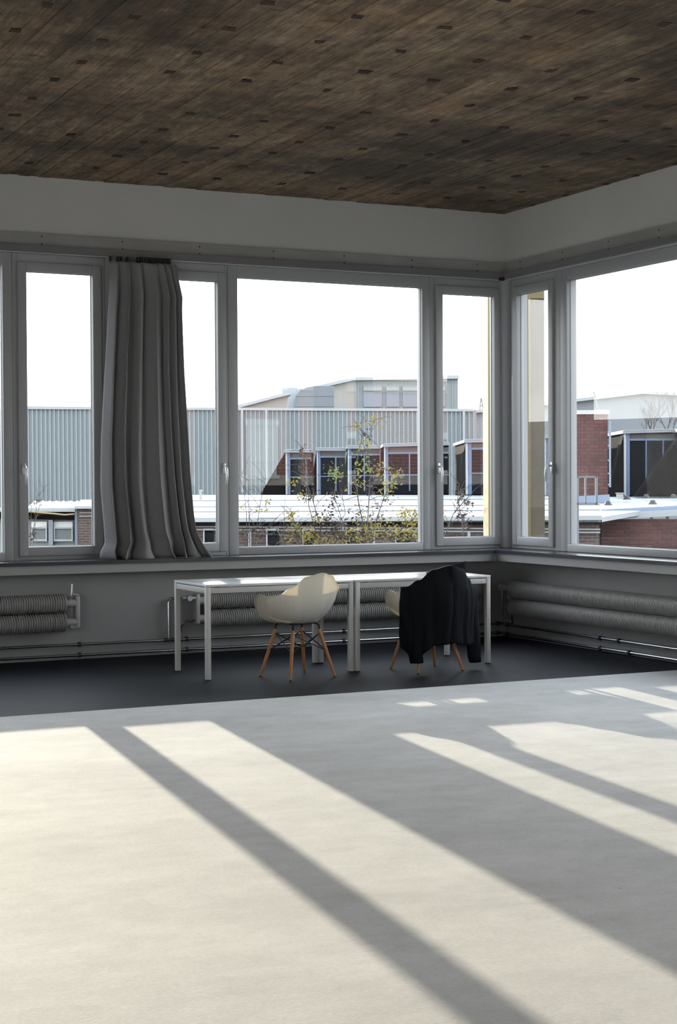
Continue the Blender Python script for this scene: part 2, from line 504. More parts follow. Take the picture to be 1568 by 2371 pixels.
# ------------------------------------------------------------------ windows
WN = [0]
def frame_ring(wall, t0, t1, z0, z1, w, d0, d1, mb, wb_=None, wt=None, wl=None, wr_=None, bev=.008):
    wb_ = w if wb_ is None else wb_; wt = w if wt is None else wt
    wl = w if wl is None else wl; wr_ = w if wr_ is None else wr_
    wallbox(wall, t0, t0 + wl, d0, d1, z0, z1, mb, bev)
    wallbox(wall, t1 - wr_, t1, d0, d1, z0, z1, mb, bev)
    wallbox(wall, t0 + wl - .004, t1 - wr_ + .004, d0 + .001, d1 - .001, z0, z0 + wb_, mb, bev)
    wallbox(wall, t0 + wl - .004, t1 - wr_ + .004, d0 + .001, d1 - .001, z1 - wt, z1, mb, bev)
    return mb
def wpt(wall, t, d, z):
    return (-t, d, z) if wall == 'b' else (d, -t, z)
def pane(wall, t0, t1, z0, z1, parent, d=.10):
    mb = MB().add([wpt(wall, t0, d, z0), wpt(wall, t1, d, z0), wpt(wall, t1, d, z1), wpt(wall, t0, d, z1)], [(0, 1, 2, 3)])
    return mb.build('pane', M['glass'], parent)
def window(wall, t0, t1, p0, p1, casement, handle=None):
    WN[0] += 1
    c = wpt(wall, (t0 + t1) / 2, .09, ZW0)
    root = thing('window_%d' % WN[0], c, kind='structure')
    def fin(mb, name, m, par=root, smooth='auto'):
        return mb.build(name, m, par, smooth, off=c)
    if not casement:
        frame_ring(wall, t0, t1, ZW0, ZW1, .09, .045, .16, mb := MB(), wb_=.934 - ZW0, wt=ZW1 - 3.386, wl=p0 - t0, wr_=t1 - p1)
        fin(mb, 'frame', M['frame'])
        bead = frame_ring(wall, p0 - .004, p1 + .004, .930, 3.390, .009, .085, .098, MB(), bev=.003)
        fin(bead, 'glazing_bead', M['frame'])
        mb = MB().add([wpt(wall, p0, .10, .934), wpt(wall, p1, .10, .934), wpt(wall, p1, .10, 3.386), wpt(wall, p0, .10, 3.386)], [(0, 1, 2, 3)])
        fin(mb, 'pane', M['glass'], smooth=False)
    else:
        s = .080
        frame_ring(wall, t0, t1, ZW0, ZW1, .05, .05, .16, mb := MB(), wb_=.979 - s - .004 - ZW0 + .015, wt=ZW1 - 3.337 - s - .004 + .015,
                   wl=p0 - s - .004 - t0 + .012, wr_=t1 - p1 - s - .004 + .012)
        fin(mb, 'frame', M['frame'])
        sash = frame_ring(wall, p0 - s, p1 + s, .979 - s, 3.337 + s, s, .026, .12, MB(), bev=.010)
        sa = fin(sash, 'sash', M['frame'])
        bead = frame_ring(wall, p0 - .003, p1 + .003, .976, 3.340, .008, .080, .098, MB(), bev=.003)
        fin(bead, 'glazing_bead', M['frame'])
        mb = MB().add([wpt(wall, p0, .10, .979), wpt(wall, p1, .10, .979), wpt(wall, p1, .10, 3.337), wpt(wall, p0, .10, 3.337)], [(0, 1, 2, 3)])
        fin(mb, 'pane', M['glass'], smooth=False)
        if handle is not None:
            th = handle
            h = MB()
            wallbox(wall, th - .016, th + .016, .012, .028, 1.60, 1.70, h, .006)
            pts = [wpt(wall, th, .02, 1.665), wpt(wall, th, -.015, 1.668), wpt(wall, th, -.042, 1.650), wpt(wall, th, -.050, 1.60), wpt(wall, th, -.048, 1.55), wpt(wall, th, -.040, 1.515)]
            h.tube(pts, [.011, .011, .012, .012, .011, .010], 10)
            fin(h, 'handle', M['handle'])
    return root
def post(wall, t0, t1, n):
    mb = MB()
    wallbox(wall, t0, t1, .03, .26, ZW0, ZW1, mb, .01)
    tag(mb.build('trim_%d' % n, M['frame'], None, 'auto'), kind='structure')

# back wall, from the corner to the left
window('b', .012, .812, .097, .675, True, .735)
window('b', .812, 2.905, .894, 2.808, False)
window('b', 2.905, 3.70, 3.011, 3.595, True, 2.962)
post('b', 3.70, 4.06, 7)
window('b', 4.06, 4.885, 4.178, 4.761, True, 4.80)
window('b', 4.885, 6.965, 4.968, 6.88, False)
window('b', 6.965, 7.76, 7.07, 7.655, True)
post('b', 7.76, 8.12, 8)
window('b', 8.12, 8.95, 8.24, 8.83, True)
window('b', 8.95, 11.03, 9.03, 10.95, False)
window('b', 11.03, 12.0, 11.13, 11.9, True)
post('b', 12.0, 13.0, 9)
# right wall, from the corner towards the camera
window('r', .04, .905, .168, .722, True, .795)
window('r', .905, 3.02, 1.010, 2.925, False)
window('r', 3.02, 3.80, 3.115, 3.70, True)
post('r', 3.80, 4.16, 10)
window('r', 4.16, 4.985, 4.278, 4.861, True)
window('r', 4.985, 7.065, 5.068, 6.98, False)
window('r', 7.065, 7.86, 7.17, 7.755, True)
post('r', 7.86, 8.22, 11)
window('r', 8.22, 9.05, 8.34, 8.93, True)
window('r', 9.05, 11.13, 9.13, 11.05, False)
window('r', 11.13, 12.0, 11.23, 11.9, True)
post('r', 12.0, 17.0, 12)
# rounded corner post
cp = MB().tube([(.055, .045, ZW0), (.055, .045, ZW1)], .085, 20)
cp.box(.03, .30, .05, .30, ZW0, ZW1)
tag(cp.build('trim_13', M['frame'], None, 'auto'), kind='structure')

# ------------------------------------------------------------------ radiators and pipes
def finned(p0, p1, r, pitch=.021):
    """tube wrapped in fins, from p0 to p1"""
    p0, p1 = Vector(p0), Vector(p1)
    ax = (p1 - p0); L = ax.length; ax.normalize()
    n = int(L / pitch); ns = 22
    a = ax.cross(Vector((0, 0, 1))).normalized(); b = a.cross(ax)
    vs = []; fs = []
    prof = []
    for i in range(n):
        s0 = i * pitch
        prof += [(s0, r * .90), (s0 + pitch * .38, r * .90), (s0 + pitch * .42, r), (s0 + pitch * .88, r)]
    prof = [(0, r * .3)] + prof + [(L, r * .9), (L, r * .3)]
    for s_, rr in prof:
        for k in range(ns):
            th = 2 * PI * k / ns
            vs.append(p0 + ax * s_ + rr * (math.cos(th) * a + math.sin(th) * b))
    for i in range(len(prof) - 1):
        for k in range(ns):
            fs.append((i*ns+k, i*ns+(k+1) % ns, (i+1)*ns+(k+1) % ns, (i+1)*ns+k))
    return MB().add(vs, fs)
def radiator(wall, t0, t1, z_up, z_lo, r, label, end0=False, end1=False):
    c = wpt(wall, (t0 + t1) / 2, -.11, z_lo - r)
    root = thing('finned_tube_radiator', c, label=label, cat='radiator', group='finned tube radiators below the windows')
    d = -.115
    for z in (z_up, z_lo):
        finned(wpt(wall, t0, d, z), wpt(wall, t1, d, z), r).build('finned_tube', M['rad'], root, 'auto', off=c)
    for flag, te, s in ((end0, t0, -1), (end1, t1, 1)):
        if not flag: continue
        mb = MB()
        wallbox(wall, te + s * .085, te + s * .125, -.15, -.05, z_lo - .045, z_up + .06, mb, .012)   # header
        mb.build('header_pipe', M['rad_light'], root, 'auto', off=c)
        for z in (z_up, z_lo):
            MB().tube([wpt(wall, te, d, z), wpt(wall, te + s * .10, d, z)], .036, 14).build('end_stub', M['rad_light'], root, 'auto', off=c)
    # brackets that carry it
    for tb in (t0 + .35, t1 - .35):
        mb = MB(); wallbox(wall, tb - .015, tb + .015, -.10, -.001, z_lo - .02, z_up + .02, mb)
        mb.build('wall_bracket', M['rad_light'], root, off=c)
    return root, c
r1, c1_ = radiator('b', 4.49, 6.95, .497, .333, .080, 'grey finned tube radiator left of the white tables', end0=True)
m_ = MB().tube([(-4.43, -.10, .56), (-4.425, -.10, .66)], .010, 8); m_.tube([(-4.43, -.12, .575), (-4.37, -.12, .562)], .012, 8)
m_.build('air_vent', M['handle'], r1, 'auto', off=c1_)
m_ = MB().tube([(-4.45, -.12, .29), (-4.37, -.12, .29)], .02, 10).build('drain_stub', M['rad_light'], r1, 'auto', off=c1_)
r2, c2_ = radiator('b', .36, 3.18, .475, .315, .078, 'grey finned tube radiator behind the white tables', end1=True)
m_ = MB().tube([(-3.30, -.12, .50), (-3.42, -.12, .50)], [.022, .022], 12); m_.tube([(-3.37, -.12, .50), (-3.37, -.17, .50)], .024, 12)
m_.build('valve', M['handle'], r2, 'auto', off=c2_)
m_ = MB().tube([(-3.30, -.12, .30), (-3.40, -.12, .30), (-3.43, -.10, .26), (-3.44, -.06, .14)], .012, 10)
m_.build('return_pipe', M['chrome'], r2, 'auto', off=c2_)
r3, c3_ = radiator('r', .33, 4.2, .478, .312, .083, 'long grey finned tube radiator on the right wall', end0=False)
m_ = MB().tube([(-.12, -.33, .40), (-.12, -.27, .40)], .03, 12); m_.build('end_cap', M['rad_light'], r3, 'auto', off=c3_)
m_ = MB().tube([(-.13, -.20, .49), (-.13, -.12, .49)], .03, 12).build('valve', M['rad_light'], r3, 'auto', off=c3_)
m_ = MB().tube([(-.13, -.16, .47), (-.13, -.16, .20), (-.10, -.18, .17), (-.06, -.25, .16)], .011, 10)
m_.build('riser_pipe', M['chrome'], r3, 'auto', off=c3_)
m_ = MB().tube([(-.10, -.28, .36), (-.09, -.25, .30), (-.07, -.24, .14)], .010, 8).build('return_pipe', M['clamp'], r3, 'auto', off=c3_)

def pipe(name, wall, z, L, label, clamps, bend=None, t0=.06):
    c = wpt(wall, L / 2, -.05, z)
    root = thing(name, c, label=label, cat='pipe', group='heating pipes above the floor')
    MB().tube([wpt(wall, t0, -.05, z), wpt(wall, L, -.05, z)], .0125, 12).build('straight_pipe', M['chrome'], root, 'auto', off=c)
    for t in clamps:
        mb = MB()
        mb.tube([wpt(wall, t - .012, -.05, z), wpt(wall, t + .012, -.05, z)], .022, 12)
        wallbox(wall, t - .009, t + .009, -.05, -.001, z - .009, z + .009, mb)
        mb.build('clamp', M['clamp'], root, 'auto', off=c)
    if bend:
        pts = [wpt(wall, *p) for p in bend]
        MB().tube(pts, .0125, 12).build('riser_pipe', M['chrome'], root, 'auto', off=c)
        mb = MB(); t, d, zz = bend[0]
        mb.tube([wpt(wall, t - .045, -.05, z), wpt(wall, t + .045, -.05, z)], .017, 12)
        mb.build('tee_fitting', M['clamp'], root, 'auto', off=c)
    return root
pipe('heating_pipe', 'b', .132, 12.8, 'upper bright heating pipe along the back wall', [.12, .62, 1.80, 3.36, 4.346, 5.9],
     [(3.53, -.05, .132), (3.53, -.05, .46), (3.522, -.05, .485), (3.50, -.05, .50), (3.44, -.06, .50), (3.42, -.10, .50)])
pipe('heating_pipe', 'b', .040, 12.8, 'lower bright heating pipe along the back wall', [.12, .62, 1.80, 3.36, 4.346, 5.9])
pipe('heating_pipe', 'r', .120, 16.5, 'upper bright heating pipe along the right wall', [.12, 1.666, 1.95, 4.3])
pipe('heating_pipe', 'r', .030, 16.5, 'lower bright heating pipe along the right wall', [.12, 1.666, 2.1, 4.3])

# ------------------------------------------------------------------ tables
def make_table(w, d, h):
    root = thing('white_table', (0, 0, 0))
    MB().bbox(-w/2, w/2, -d/2, d/2, h - .019, h, .003).build('table_top', M['table'], root, 'auto')
    ap = MB()
    for s in (-1, 1):
        y = s * (d/2 - .018)
        ap.bbox(-w/2 + .035, w/2 - .035, y - .013, y + .013, h - .068, h - .025, .003)
        xx = s * (w/2 - .018)
        ap.bbox(xx - .013, xx + .013, -d/2 + .035, d/2 - .035, h - .068, h - .025, .003)
    ap.build('apron_frame', M['table_leg'], root, 'auto')
    for s in (-1, 1):
        for q in (-1, 1):
            MB().box(s*(w/2-.1) - .02, s*(w/2-.1) + .02, q*(d/2-.022) - .006, q*(d/2-.022) + .006, h - .026, h - .018).build('spacer', M['screw'], root)
    for s in (-1, 1):
        for q in (-1, 1):
            cx, cy = s * (w/2 - .021), q * (d/2 - .021)
            lg = MB().bbox(cx - .02, cx + .02, cy - .02, cy + .02, .006, h - .019, .004).build('leg', M['table_leg'], root, 'auto')
            MB().box(cx - .016, cx + .016, cy - .016, cy + .016, 0, .007).build('foot_pad', M['black'], lg)
    return root
TAB = make_table(1.262, .725, .738)
TAB.location = (-3.292, -1.620, 0)
TAB.rotation_euler.z = math.radians(-.6)
tag(TAB, 'white table with square legs, the left one, by the bare white chair', 'table', 'white tables below the window')
TAB2 = copy_tree(TAB)
TAB2.location = (-2.022, -1.640, 0)
TAB2.rotation_euler.z = math.radians(-.2)
tag(TAB2, 'white table with square legs, the right one, by the coat chair', 'table', 'white tables below the window')

# ------------------------------------------------------------------ chairs
def smooth_interp(tab, x):
    if x <= tab[0][0]: return tab[0][1]
    for (a, va), (b, vb) in zip(tab, tab[1:]):
        if x <= b:
            k = (x - a) / (b - a); k = k * k * (3 - 2 * k)
            return va + (vb - va) * k
    return tab[-1][1]
Z0 = .400                                        # underside of the seat pan
RIM = [(0, .435), (26, .44), (44, .50), (58, .635), (75, .655), (100, .645), (118, .658), (138, .715), (158, .798), (180, .825)]
RAD = [(0, .255), (30, .295), (50, .325), (75, .300), (100, .295), (125, .285), (150, .275), (180, .285)]
def shell_pt(phi, r, off=0.0):
    """phi: 0 = front, 180 = back (local front is +y)"""
    a = abs(phi)
    H = smooth_interp(RIM, a) - Z0
    Rd = smooth_interp(RAD, a)
    th = r * PI / 2
    h = (1 - math.cos(th)) ** 1.15
    s_ = math.sin(th) ** .88
    lean = 1.0
    if a > 90:
        lean = .92 + .16 * h
    x_ = (Rd + off) * s_ * math.sin(math.radians(phi)) * (1.02 if a < 130 else 1.06) * lean
    y_ = (Rd + off) * s_ * math.cos(math.radians(phi)) * lean - .02
    z_ = Z0 + H * h - off * (1 - s_)
    # shallow saddle in the seat
    z_ += .012 * (1 - r) ** 2
    if r > .985:                                  # rolled lip, wide over the arms
        lip = .022 if 50 < a < 120 else .010
        x_ += lip * math.sin(math.radians(phi)); y_ += lip * math.cos(math.radians(phi)); z_ += .003
    return (x_, y_, z_)
def make_chair():
    root = thing('armchair', (0, 0, 0))
    mb = MB()
    NP, NR = 72, 16
    rr = [i / (NR - 1) * .955 for i in range(NR)] + [.98, 1.0]
    rows = []
    for r_ in rr:
        rows.append([shell_pt(-180 + 360 * k / NP, r_) for k in range(NP + 1)])
    mb.grid(rows)
    sh = mb.build('shell', M['shell'], root, True)
    bm = bmesh.new(); bm.from_mesh(sh.data); bmesh.ops.remove_doubles(bm, verts=bm.verts, dist=.0004)
    bmesh.ops.recalc_face_normals(bm, faces=bm.faces); bm.to_mesh(sh.data); bm.free()
    sh.data.polygons.foreach_set('use_smooth', [True] * len(sh.data.polygons))
    so_ = sh.modifiers.new('thickness', 'SOLIDIFY'); so_.thickness = .006; so_.offset = 0; so_.use_rim_only = True
    ss = sh.modifiers.new('smooth', 'SUBSURF'); ss.levels = 1; ss.render_levels = 1
    tops = {}; feet = {}
    for sx_ in (-1, 1):
        for sy in (-1, 1):
            top = Vector((sx_ * .125, sy * .115 - .01, .372)); ft = Vector((sx_ * .215, sy * .205 - .01, .0))
            tops[sx_, sy] = top; feet[sx_, sy] = ft
            pts = [ft + (top - ft) * k for k in (0, .03, .35, .75, .97, 1.0)]
            lg = MB().tube(pts, [.0095, .0105, .0135, .0155, .0150, .012], 12).build('leg', M['wood'], root, 'auto')
            MB().tube([ft + Vector((0, 0, .0)), ft + (top - ft) * .012], .0108, 10).build('foot_glide', M['black'], lg)
    wr_ = MB()
    def on(k, f): return feet[k] + (tops[k] - feet[k]) * f
    ring = [(-1, -1), (1, -1), (1, 1), (-1, 1)]
    for i in range(4):
        a, b = ring[i], ring[(i + 1) % 4]
        wr_.tube([on(a, .55), on(b, .93)], .0042, 6)
        wr_.tube([on(a, .93), on(b, .55)], .0042, 6)
    wr_.build('wire_brace', M['wire'], root, 'auto')
    br = MB()
    for k in ring:
        t_ = tops[k]
        up = Vector((k[0] * .105, k[1] * .095 - .01, .424))
        br.tube([on(k, .97), t_ + Vector((0, 0, .030)), Vector((t_.x * .90, t_.y * .90, .418)), up], .0065, 8)
    for s_ in (-1, 1):
        br.tube([(s_ * .105, -.105, .421), (s_ * .105, .085, .421)], .006, 8)
        br.tube([(-.105, s_ * .095 - .01, .421), (.105, s_ * .095 - .01, .421)], .006, 8)
    br.build('seat_bracket', M['wire'], root, 'auto')
    return root
CH = make_chair()
CH.location = (-3.195, -2.045, 0)
CH.rotation_euler.z = math.radians(11)
tag(CH, 'bare white bucket armchair with wooden legs at the left table', 'chair', 'white bucket armchairs')
CH2 = copy_tree(CH)
CH2.location = (-2.085, -2.130, 0)
CH2.rotation_euler.z = math.radians(4)
tag(CH2, 'white bucket armchair with wooden legs hidden under a black coat', 'chair', 'white bucket armchairs')

# ------------------------------------------------------------------ coat over the second chair
ct = thing('coat', (-2.085, -2.130, .30), math.radians(4), 'black coat hung over the back of the right chair', 'coat')
OFFC = (0, 0, .30)
def nz(x, y, z, s=1.0): return noise.noise(Vector((x * s, y * s, z * s)))
def coat_pt(phi, k):
    """phi around the back (180 = middle), k = 0 inside the seat .. 1 hem"""
    a = abs(phi)
    sg = 1 if phi > 0 else -1
    top = Vector(shell_pt(phi, 1.0))
    if k < .16:                                   # falls over the rim into the chair
        kk = (1 - k / .16)
        p = Vector(shell_pt(phi, 1.0 - .22 * kk, -.02)); p.z += .016
        q = top + Vector((0, 0, .022)); p = p.lerp(q, (1 - kk) ** 1.5)
        return p
    kk = (k - .16) / .84
    out = Vector((math.sin(math.radians(phi)), math.cos(math.radians(phi)), 0))
    fold = .009 * math.sin(math.radians(phi) * 17 + 2 * kk) * kk + .005 * math.sin(math.radians(phi) * 29 + 1.3) * kk
    fold += .034 * nz(phi * .02, kk * 2.2, 3.1)
    rad_out = .022 + .030 * min(1, kk * 4) + fold - .045 * max(0, kk - .35)
    p = top + out * rad_out
    hem = .215 + .012 * nz(phi * .03, 0, 9)
    if sg < 0 and a > 128: hem -= .0
    hem -= .10 * max(0, 1 - abs(phi + 133) / 22)          # left corner hangs lower
    hem += .03 * max(0, 1 - abs(a - 180) / 35)
    z_top = top.z + .022
    p.z = z_top + (hem - z_top) * (kk ** 1.02) + (.012 if kk < .06 else 0) * (1 - kk / .06 if kk < .06 else 0)
    return p
rows = []
for i in range(41):
    k = i / 40
    row = []
    for j in range(81):
        phi = 112 + (248 - 112) * j / 80
        ph = phi if phi <= 180 else phi - 360
        row.append(coat_pt(ph, k))
    rows.append(row)
mb = MB().grid([[ (p.x, p.y, p.z - .30) for p in r_] for r_ in rows])
co = mb.build('coat_body', M['coat'], ct, True)
s_ = co.modifiers.new('thickness', 'SOLIDIFY'); s_.thickness = .010; s_.offset = 1
# sleeve hanging on the right, crumpled sleeve head on the left, turned up collar
def sleeve(pts, rs, flat=.55):
    pts = [Vector(p) for p in pts]; n = 16; rows = []
    for i, p in enumerate(pts):
        row = []
        for k in range(n + 1):
            th = 2 * PI * (k % n) / n
            w_ = rs[i] * (1 + .10 * math.sin(3 * th + i * 1.7) + .06 * math.sin(5 * th - i))
            row.append((p.x + w_ * math.cos(th), p.y + flat * w_ * math.sin(th), p.z - .30))
        rows.append(row)
    return MB().grid(rows)
SLV = [((.265, -.150, .700), .050), ((.292, -.165, .655), .068), ((.305, -.175, .58), .074), ((.312, -.180, .48), .074), ((.322, -.180, .38), .072), ((.332, -.182, .28), .068), ((.343, -.184, .18), .064), ((.352, -.186, .10), .060), ((.356, -.186, .055), .056)]
sl_ = sleeve([p for p, _ in SLV], [r_ for _, r_ in SLV]).build('sleeve', M['coat'], ct, True)
sl_.modifiers.new('thickness', 'SOLIDIFY').thickness = .006
LEF = [((-.235, -.175, .690), .045), ((-.272, -.175, .655), .062), ((-.285, -.185, .58), .066), ((-.285, -.190, .46), .066), ((-.270, -.195, .34), .066), ((-.245, -.200, .22), .066), ((-.225, -.205, .12), .062), ((-.215, -.205, .085), .058)]
sl2 = sleeve([p for p, _ in LEF], [r_ for _, r_ in LEF]).build('sleeve', M['coat'], ct, True)
sl2.modifiers.new('thickness', 'SOLIDIFY').thickness = .006
cr = []
CL = [(-.16, .800, .000), (-.06, .836, .02), (.05, .852, .03), (.14, .850, .025), (.20, .846, .01)]
for k in range(5):
    row = []
    for i in range(13):
        f = i / 12
        xx = -.17 + .36 * f
        base_z = .800 - .10 * max(0, abs(xx) - .10)
        top_h = .012 + .050 * math.sin(min(1, f * 1.15) * PI / 2) ** 2 + (.030 if f > .85 else 0) * (f - .85) / .15
        kk = k / 4
        row.append((xx + .020 * kk * f, -.300 + .030 * kk - .012 * math.sin(f * PI), base_z + top_h * kk - .30 + .006 * math.sin(f * 9)))
    cr.append(row)
cl = MB().grid(cr).build('collar', M['coat'], ct, True)
cl.modifiers.new('thickness', 'SOLIDIFY').thickness = .012

# ------------------------------------------------------------------ curtain
CUY = -.135
cu = thing('curtain', (-3.78, CUY, .864), label='grey pleated curtain drawn together in front of the window', cat='curtain')
OC = (-3.78, CUY, .864)
def edge(z, tab):
    for (a, va), (b, vb) in zip(tab, tab[1:]):
        if z <= b: return va + (vb - va) * (z - a) / (b - a)
    return tab[-1][1]
LEFT = [(.864, -4.175), (.93, -4.17), (1.0, -4.125), (1.2, -4.135), (1.5, -4.160), (1.9, -4.155), (2.4, -4.125), (2.9, -4.095), (3.2, -4.075), (3.45, -4.060)]
RIGHT = [(.864, -3.185), (.95, -3.225), (1.1, -3.285), (1.25, -3.310), (1.6, -3.345), (2.0, -3.365), (2.5, -3.390), (3.05, -3.400), (3.16, -3.395), (3.30, -3.430), (3.36, -3.438), (3.45, -3.465)]
NS, NZ = 260, 70
folds = []
u = 0.0
fr = random.Random(3)
cuts = [0, .13, .32, .47, .74, .83, .905, 1.0]
def pleat(f):
    for i in range(len(cuts) - 1):
        if f <= cuts[i + 1]:
            return i, (f - cuts[i]) / (cuts[i + 1] - cuts[i])
    return len(cuts) - 2, 1.0
rows = []
for iz in range(NZ + 1):
    kz = iz / NZ
    z = .866 + (3.447 - .866) * kz
    xl, xr = edge(z, LEFT), edge(z, RIGHT)
    low = max(0, (1.10 - z) / .24)
    row = []
    for i in range(NS + 1):
        f = i / NS
        i_, q = pleat(f)
        ph = i_ + q
        amp = min(.088, .026 + .36 * (cuts[i_ + 1] - cuts[i_])) * (.72 + .38 * (1 - kz))
        # rounded fold to the room, sharp valley towards the window
        yy = -amp * (abs(math.sin(PI * q)) ** .85 * 1.5 - .55)
        skew = .30 * (xr - xl) * (cuts[i_ + 1] - cuts[i_]) * math.sin(PI * q) * math.cos(PI * q) * (.6 + .5 * math.sin(i_ * 2.3))
        x_ = xl + (xr - xl) * f + skew
        x_ += .010 * nz(f * 5, z * .8, 4.4) + (.012 * math.sin(z * 1.3 + i_ * 1.9)) * (1 if 0 < i_ else 0) * math.sin(PI * kz)
        if low > 0:                                # hem bunched on the sill
            yy -= low ** 1.5 * (.010 + .045 * abs(math.sin(i_ * 1.7 + 1)) * math.sin(PI * q))
            x_ += low * low * .045 * math.sin(i_ * 2.1 + 4 * q)
        if z > 3.2:
            yy *= 1 - .45 * (z - 3.2) / .25
        yy += .010 * nz(f * 9, z * 1.7, 1.2)
        zz = z
        if z > 3.40:                               # sagging top hem between gliders
            zz -= .016 * abs(math.sin(PI * q)) * (z - 3.40) / .047
        row.append((x_, max(CUY + yy, -.275), zz))
    rows.append(row)
cb = MB().grid(rows).build('cloth', M['curtain'], cu, True, off=OC)
cb.modifiers.new('thickness', 'SOLIDIFY').thickness = .004
gm = None
gl_x = [-4.05, -3.985, -3.955, -3.90] + [-3.805 + .0155 * i for i in range(20)]
for i, gx in enumerate(gl_x):
    if gm is None:
        g = MB().bbox(-.0055, .0055, -.045, .012, -.022, .022, .003); g.box(-.002, .002, -.018, -.012, -.04, -.02)
        o = g.build('glider', M['black'], cu); gm = o
    else:
        o = gm.copy(); COL.objects.link(o); o.parent = cu
    o.location = (gx - OC[0], -.065 - OC[1], 3.472 - OC[2])
    if i < 4: o.location.z -= .004

# ================================================================== outside
# The yard is laid out in a frame turned with the street grid (-26 degrees), measured from below the window corner.
M['hall'] = mat('pale_blue_grey_sheet', (0.1320, 0.1544, 0.1640), .55, c2=(0.1400, 0.1632, 0.1736), scale=.4)
M['hall_up'] = mat('grey_green_sheet', (0.1248, 0.1414, 0.1435), .6, c2=(0.1373, 0.1539, 0.1539), scale=.3)
M['cream'] = mat('cream_panel', (0.1830, 0.1747, 0.1581), .7)
M['trim_light'] = mat('pale_eaves_metal', (0.2080, 0.2246, 0.2371), .5)
M['duct'] = mat('dull_duct_metal', (.105, .118, .132), .5, .2, c2=(.12, .132, .146), scale=.5, spec=.2)
M['roof_white'] = mat('pale_roof_membrane', (0.1950, 0.2050, 0.2250), .7, c2=(0.2250, 0.2350, 0.2500), scale=.6, stretch=(.3, 1, 1))
M['gutter'] = mat('grey_gutter_metal', (0.1248, 0.1373, 0.1581), .5)
M['brick_far'] = mat_brick('brown_brickwork', (0.0562, 0.0354, 0.0291), (0.0416, 0.0258, 0.0216), (0.0832, 0.0728, 0.0666))
M['brick_red'] = mat_brick('red_brickwork', (0.2312, 0.0782, 0.0510), (0.1836, 0.0646, 0.0442), (0.2448, 0.1836, 0.1564), .5, .14, .016)
M['brick'] = mat('red_clinker', (0.0741, 0.0227, 0.0198), .85, c2=(0.0519, 0.0188, 0.0178), scale=1.3, rnd=.30)
M['mortar'] = mat('pale_mortar', (0.1082, 0.0832, 0.0790), .95)
M['dark_panel'] = mat('dark_brown_cladding', (0.0040, 0.0034, 0.0036), .9, c2=(0.0048, 0.0040, 0.0044), scale=1, spec=.05)
M['blue_frame'] = mat('blue_lacquered_frame', (0.0499, 0.0790, 0.1414), .5)
M['dark_glass'] = mat('dark_roof_glass', (0.0048, 0.0064, 0.0088), .9, spec=.05)
M['white_pvc'] = mat('white_window_frames', (0.2288, 0.2413, 0.2579), .5)
M['shutter'] = mat('white_shutter', (0.4760, 0.4896, 0.4896), .6)
M['yellow'] = mat('ochre_render', (0.1277, 0.1042, 0.0504), .8)
M['yellow_pale'] = mat('pale_yellow_render', (0.2083, 0.1680, 0.0806), .8)
M['pier_white'] = mat('pale_grey_panel', (0.1512, 0.1512, 0.1445), .4)
M['pier_mirrored'] = mat('tan_reflection_paint', (0.0874, 0.0706, 0.0437), .5, c2=(0.0672, 0.0554, 0.0403), scale=2.5)
M['head'] = mat('brown_grey_head_panel', (0.0600, 0.0544, 0.0496), .8)
M['side'] = mat('brown_grey_hall_wall', (0.0300, 0.0248, 0.0200), .9)
M['conc'] = mat('pale_concrete', (0.3060, 0.2992, 0.2856), .9)
M['lead'] = mat('blue_grey_flashing', (0.1248, 0.1581, 0.2163), .6)
M['grey_steel'] = mat('grey_green_steel', (0.0832, 0.0957, 0.0998), .6)
M['ground'] = mat('yard_asphalt', (0.0499, 0.0458, 0.0416), .95, c2=(0.0666, 0.0624, 0.0582), scale=.2)
M['bark'] = mat('twig_bark', (0.0416, 0.0312, 0.0250), .9)
M['leaf_y'] = mat_translucent('yellow_leaf', (0.1069, 0.0891, 0.0149), (0.1782, 0.1485, 0.0238), .5, .6)
M['leaf_g'] = mat_translucent('green_leaf', (0.0644, 0.0772, 0.0193), (0.1287, 0.1480, 0.0322), .5, .6)
M['leaf_b'] = mat('dry_brown_leaf', (0.0396, 0.0264, 0.0198), .9)
M['white_far'] = mat('white_far_wall', (0.1200, 0.1320, 0.1440), .8, c2=(0.1320, 0.1440, 0.1560), scale=.15)

CY, SY = math.cos(YAW), math.sin(YAW)
def E(u, v, D):
    """point at distance D in the yard frame, for a sight line measured on the photograph"""
    return ((u - 784.0) / FPX * D, D, CAM.z + (1116.94 - .00523 * (u - 784.0) - v) / FPX * D)
def world(p):
    return (CAM.x + p[0] * CY + p[1] * SY, CAM.y - p[0] * SY + p[1] * CY, p[2])
GZ = -7.0
class Yard:
    """a thing in the yard: an Empty on its base, parts built in the yard frame"""
    def __init__(s, name, u, v, D, label, cat, group=None, kind=None):
        s.base = E(u, v, D)
        s.root = thing(name, world(s.base), -YAW, label, cat, group, kind)
    def part(s, mb, name, m, parent=None, smooth=False):
        return mb.build(name, m, parent or s.root, smooth, off=s.base)
def ebox(mb, u0, u1, v0, v1, D, depth):
    a = E(u0, v0, D); b = E(u1, v1, D)
    return mb.box(a[0], b[0], D, D + depth, a[2], b[2])
def eprism(mb, poly, D, depth):
    return mb.prism([(E(u, v, D)[0], E(u, v, D)[2]) for u, v in poly], D, D + depth)
def ebar(mb, u0, v0, u1, v1, D, r, n=6):
    return mb.tube([E(u0, v0, D), E(u1, v1, D)], r, n)

gr = MB().box(-160, 160, .9, 320, GZ - .3, GZ)
gr.v = [world((x - 0, y, z)) for x, y, z in gr.v]
tag(gr.build('ground', M['ground']), kind='structure')
tag(MB().box(.9, 120, -120, 0, GZ - .3, GZ - .01).build('ground_side', M['ground']), kind='structure')

